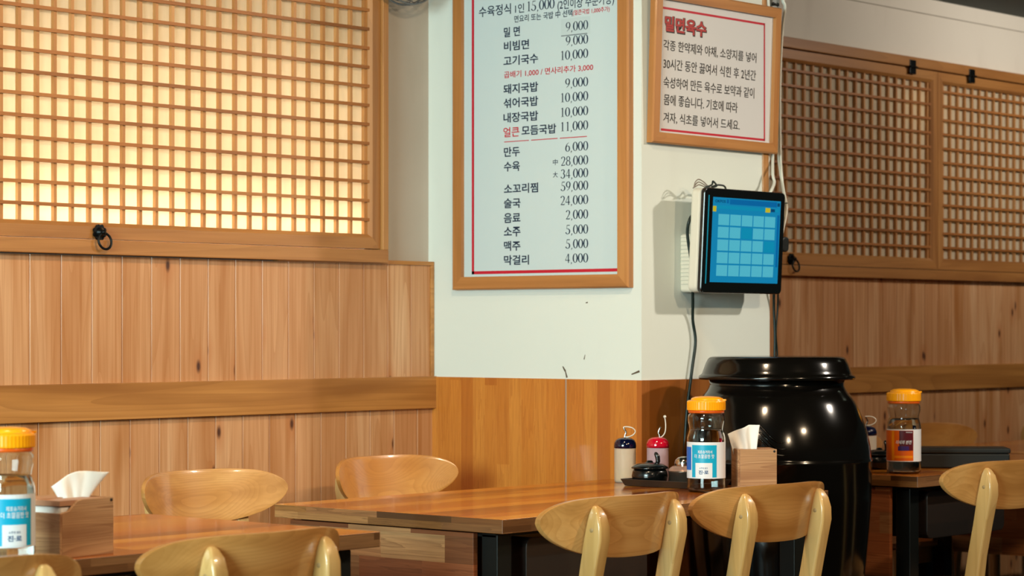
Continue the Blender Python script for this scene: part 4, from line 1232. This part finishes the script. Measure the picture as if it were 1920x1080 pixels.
# condiment tray
def make_tray(label, loc, rz, L=0.235, D=0.155):
    h = 0.018; ov = 0.012; tk = 0.003
    mb = MB()
    def ring(o, z): return [(-D / 2 - o, -L / 2 - o, z), (D / 2 + o, -L / 2 - o, z), (D / 2 + o, L / 2 + o, z), (-D / 2 - o, L / 2 + o, z)]
    vs = ring(-ov * .7, 0.0005) + ring(0, h) + ring(-tk * 1.2, h) + ring(-ov * .7 - tk, tk + 0.0005)
    fs = [(0, 1, 2, 3)]
    for q in range(3):
        for i in range(4):
            j = (i + 1) % 4; fs.append((q * 4 + i, q * 4 + j, q * 4 + 4 + j, q * 4 + 4 + i))
    fs.append((12, 13, 14, 15))
    mb.add(vs, fs); o = mb.build('condiment_tray', M['traybrown'], None, bevel=0.0012, loc=loc); o.rotation_euler = (0, 0, rz); tag(o, label, 'tray'); return o


make_tray('dark brown condiment tray beside the cyan labelled bottle on the long table', (4.853, 3.680, TH), 0)
TZ = TH + 0.0037


def make_squeeze(label, loc, capm, bodym, saucem, loop, rz=0):
    t = thing('squeeze_bottle', label, 'condiment bottle', loc, rz)
    mb = MB(); mb.lathe([(0, 0), (0.025, 0), (0.0275, 0.003), (0.0278, 0.010), (0.0278, 0.088), (0.0265, 0.0905), (0, 0.0905)], 40); mb.build('bottle_body', bodym, t)
    mb = MB(); mb.lathe([(0, 0.0012), (0.0255, 0.003), (0.0266, 0.010), (0.0266, 0.036), (0, 0.036)], 40); mb.build('sauce', saucem, t)
    mb = MB(); mb.lathe([(0.0276, 0.0885), (0.0288, 0.0885), (0.0290, 0.095), (0.0280, 0.102), (0.0245, 0.109), (0.018, 0.1135), (0.008, 0.116), (0, 0.1165)], 40); cap = mb.build('cap', capm, t)
    mb = MB(); pts = crom([(-0.002, 0, 0.115), (0.0, 0, 0.122), (0.002, 0, 0.129), (-0.002, 0, 0.137), (-0.004, 0, 0.142)] if loop else [(0.006, 0, 0.113), (0.004, 0, 0.122), (0.002, 0, 0.128), (0.005, 0, 0.137), (0.008, 0, 0.141)], 5)
    mb.tube(pts, 0.0024, 10); mb.build('spout', M['chrome'], cap)
    mb = MB()
    if loop: pts = crom([(-0.002, 0, 0.117), (0.010, -0.003, 0.118), (0.022, -0.004, 0.124), (0.026, -0.004, 0.133), (0.018, -0.003, 0.141), (0.004, 0, 0.1435), (-0.005, 0, 0.1425)], 6)
    else: pts = crom([(0.006, -0.003, 0.115), (0.013, -0.004, 0.119), (0.019, -0.004, 0.130), (0.020, -0.004, 0.148), (0.018, -0.004, 0.166)], 6)
    mb.tube(pts, 0.0015, 8)
    if not loop: mb.lathe([(0, -0.004), (0.003, -0.003), (0.0042, 0), (0.003, 0.003), (0, 0.004)], 16, mat=Matrix.Translation((0.018, -0.004, 0.168)))
    mb.build('stopper_tube', M['tube'], cap)
    return t


sqz = -math.atan2(SA, CA)
make_squeeze('squeeze bottle of mustard with navy cap and looped clear stopper on the long table', (4.894, 3.875, TH), M['navycap'], M['frost'], M['sauce'], True, sqz)
make_squeeze('pink squeeze bottle with red cap and upright stopper behind the black jar', (4.906, 3.778, TZ), M['redcap'], M['frost_p'], M['sauce_r'], False, sqz)


def make_jar(label, loc, rz):
    t = thing('sauce_jar', label, 'condiment jar', loc, rz)
    mb = MB(); mb.lathe([(0, 0), (0.026, 0), (0.032, 0.006), (0.0345, 0.018), (0.033, 0.028), (0.030, 0.034), (0.026, 0.0345), (0, 0.0345)], 40); mb.build('body', M['blackplastic'], t)
    mb = MB(); mb.lathe([(0.0302, 0.0346), (0.0345, 0.0348), (0.0355, 0.0362), (0.034, 0.0385), (0.026, 0.044), (0.016, 0.047), (0.007, 0.048), (0.006, 0.051), (0.004, 0.0525), (0, 0.053)], 40)
    mb.lathe([(0.0302, 0.0346), (0, 0.0346)], 40); lid_ = mb.build('lid', M['blackplastic'], t)
    mb = MB(); pts = [(0.012, 0.004, 0.040), (0.016, 0.004, 0.050), (0.015, 0.004, 0.060), (0.012, 0.004, 0.067), (0.0115, 0.004, 0.0705)]
    mb.tube(pts, [0.0035, 0.0045, 0.005, 0.004, 0.0018], 10); mb.build('spoon_handle', M['blackplastic'], t)
    return t


jar = make_jar('lidded black sauce pot with spoon handle on the long table tray', (4.830, 3.745, TZ), sqz); jar.scale = (1.33, 1.33, 1.15)
st_ = thing('steel_jar', 'steel domed condiment jar on the tray behind the cyan labelled bottle', 'condiment jar', (4.842, 3.645, TZ)); st_.scale = (1.2, 1.2, 1.08)
mb = MB(); mb.lathe([(0, 0), (0.029, 0), (0.031, 0.003), (0.032, 0.030), (0.0335, 0.0325), (0.0335, 0.035), (0, 0.035)], 40); mb.build('body', plain('brushed_dark_steel', '6b5f54', 0.3, 0.8), st_)
mb = MB(); mb.lathe([(0.0335, 0.0351), (0.031, 0.040), (0.024, 0.0455), (0.019, 0.0465), (0, 0.0465)], 40); ld = mb.build('lid', plain('pinkish_lid', 'b08a78', 0.3, 0.3), st_)
mb = MB(); mb.lathe([(0.0195, 0.0466), (0.0205, 0.052), (0.0185, 0.060), (0.014, 0.0655), (0.008, 0.068), (0, 0.0685)], 32); mb.build('lid_dome', M['chrome'], ld)

# far table: another set, mostly hidden behind the big jar, and a black box
make_squeeze('clear squeeze bottle whose stopper loop rises right of the big jar', (5.945, 3.815, TH), M['navycap'], M['frost'], M['sauce'], True, sqz)
dup(jar, (5.83, 3.70, TH), sqz - 0.5, 'black sauce pot half hidden behind the right side of the big jar')
bb = thing('cutlery_case', 'long low black case lying on the dark table at right', 'case', (6.03, 3.60, TH), R(-52))
mb = MB(); mb.box((-0.17, -0.06, 0.0005), (0.17, 0.06, 0.042)); mb.build('case_body', M['mattblack'], bb, bevel=0.004)
mb = MB(); mb.box((-0.172, -0.062, 0.0425), (0.172, 0.062, 0.058)); mb.build('case_lid', M['mattblack'], bb, bevel=0.004)

# ------------------------------------------------------------------ repeats that belong together
GROUPS = {'dining_table': 'glossy striped wood dining tables', 'water_bottle': 'water bottles with orange caps', 'squeeze_bottle': 'condiment squeeze bottles',
          'sauce_jar': 'black sauce pots', 'tissue_box': 'bamboo tissue boxes', 'tissue': 'tissues standing out of the boxes', 'cable': 'cables on the pillar'}
for o in list(COL.objects):
    g = GROUPS.get(o.name.split('.')[0])
    if g and o.parent is None and 'label' in o: o['group'] = g
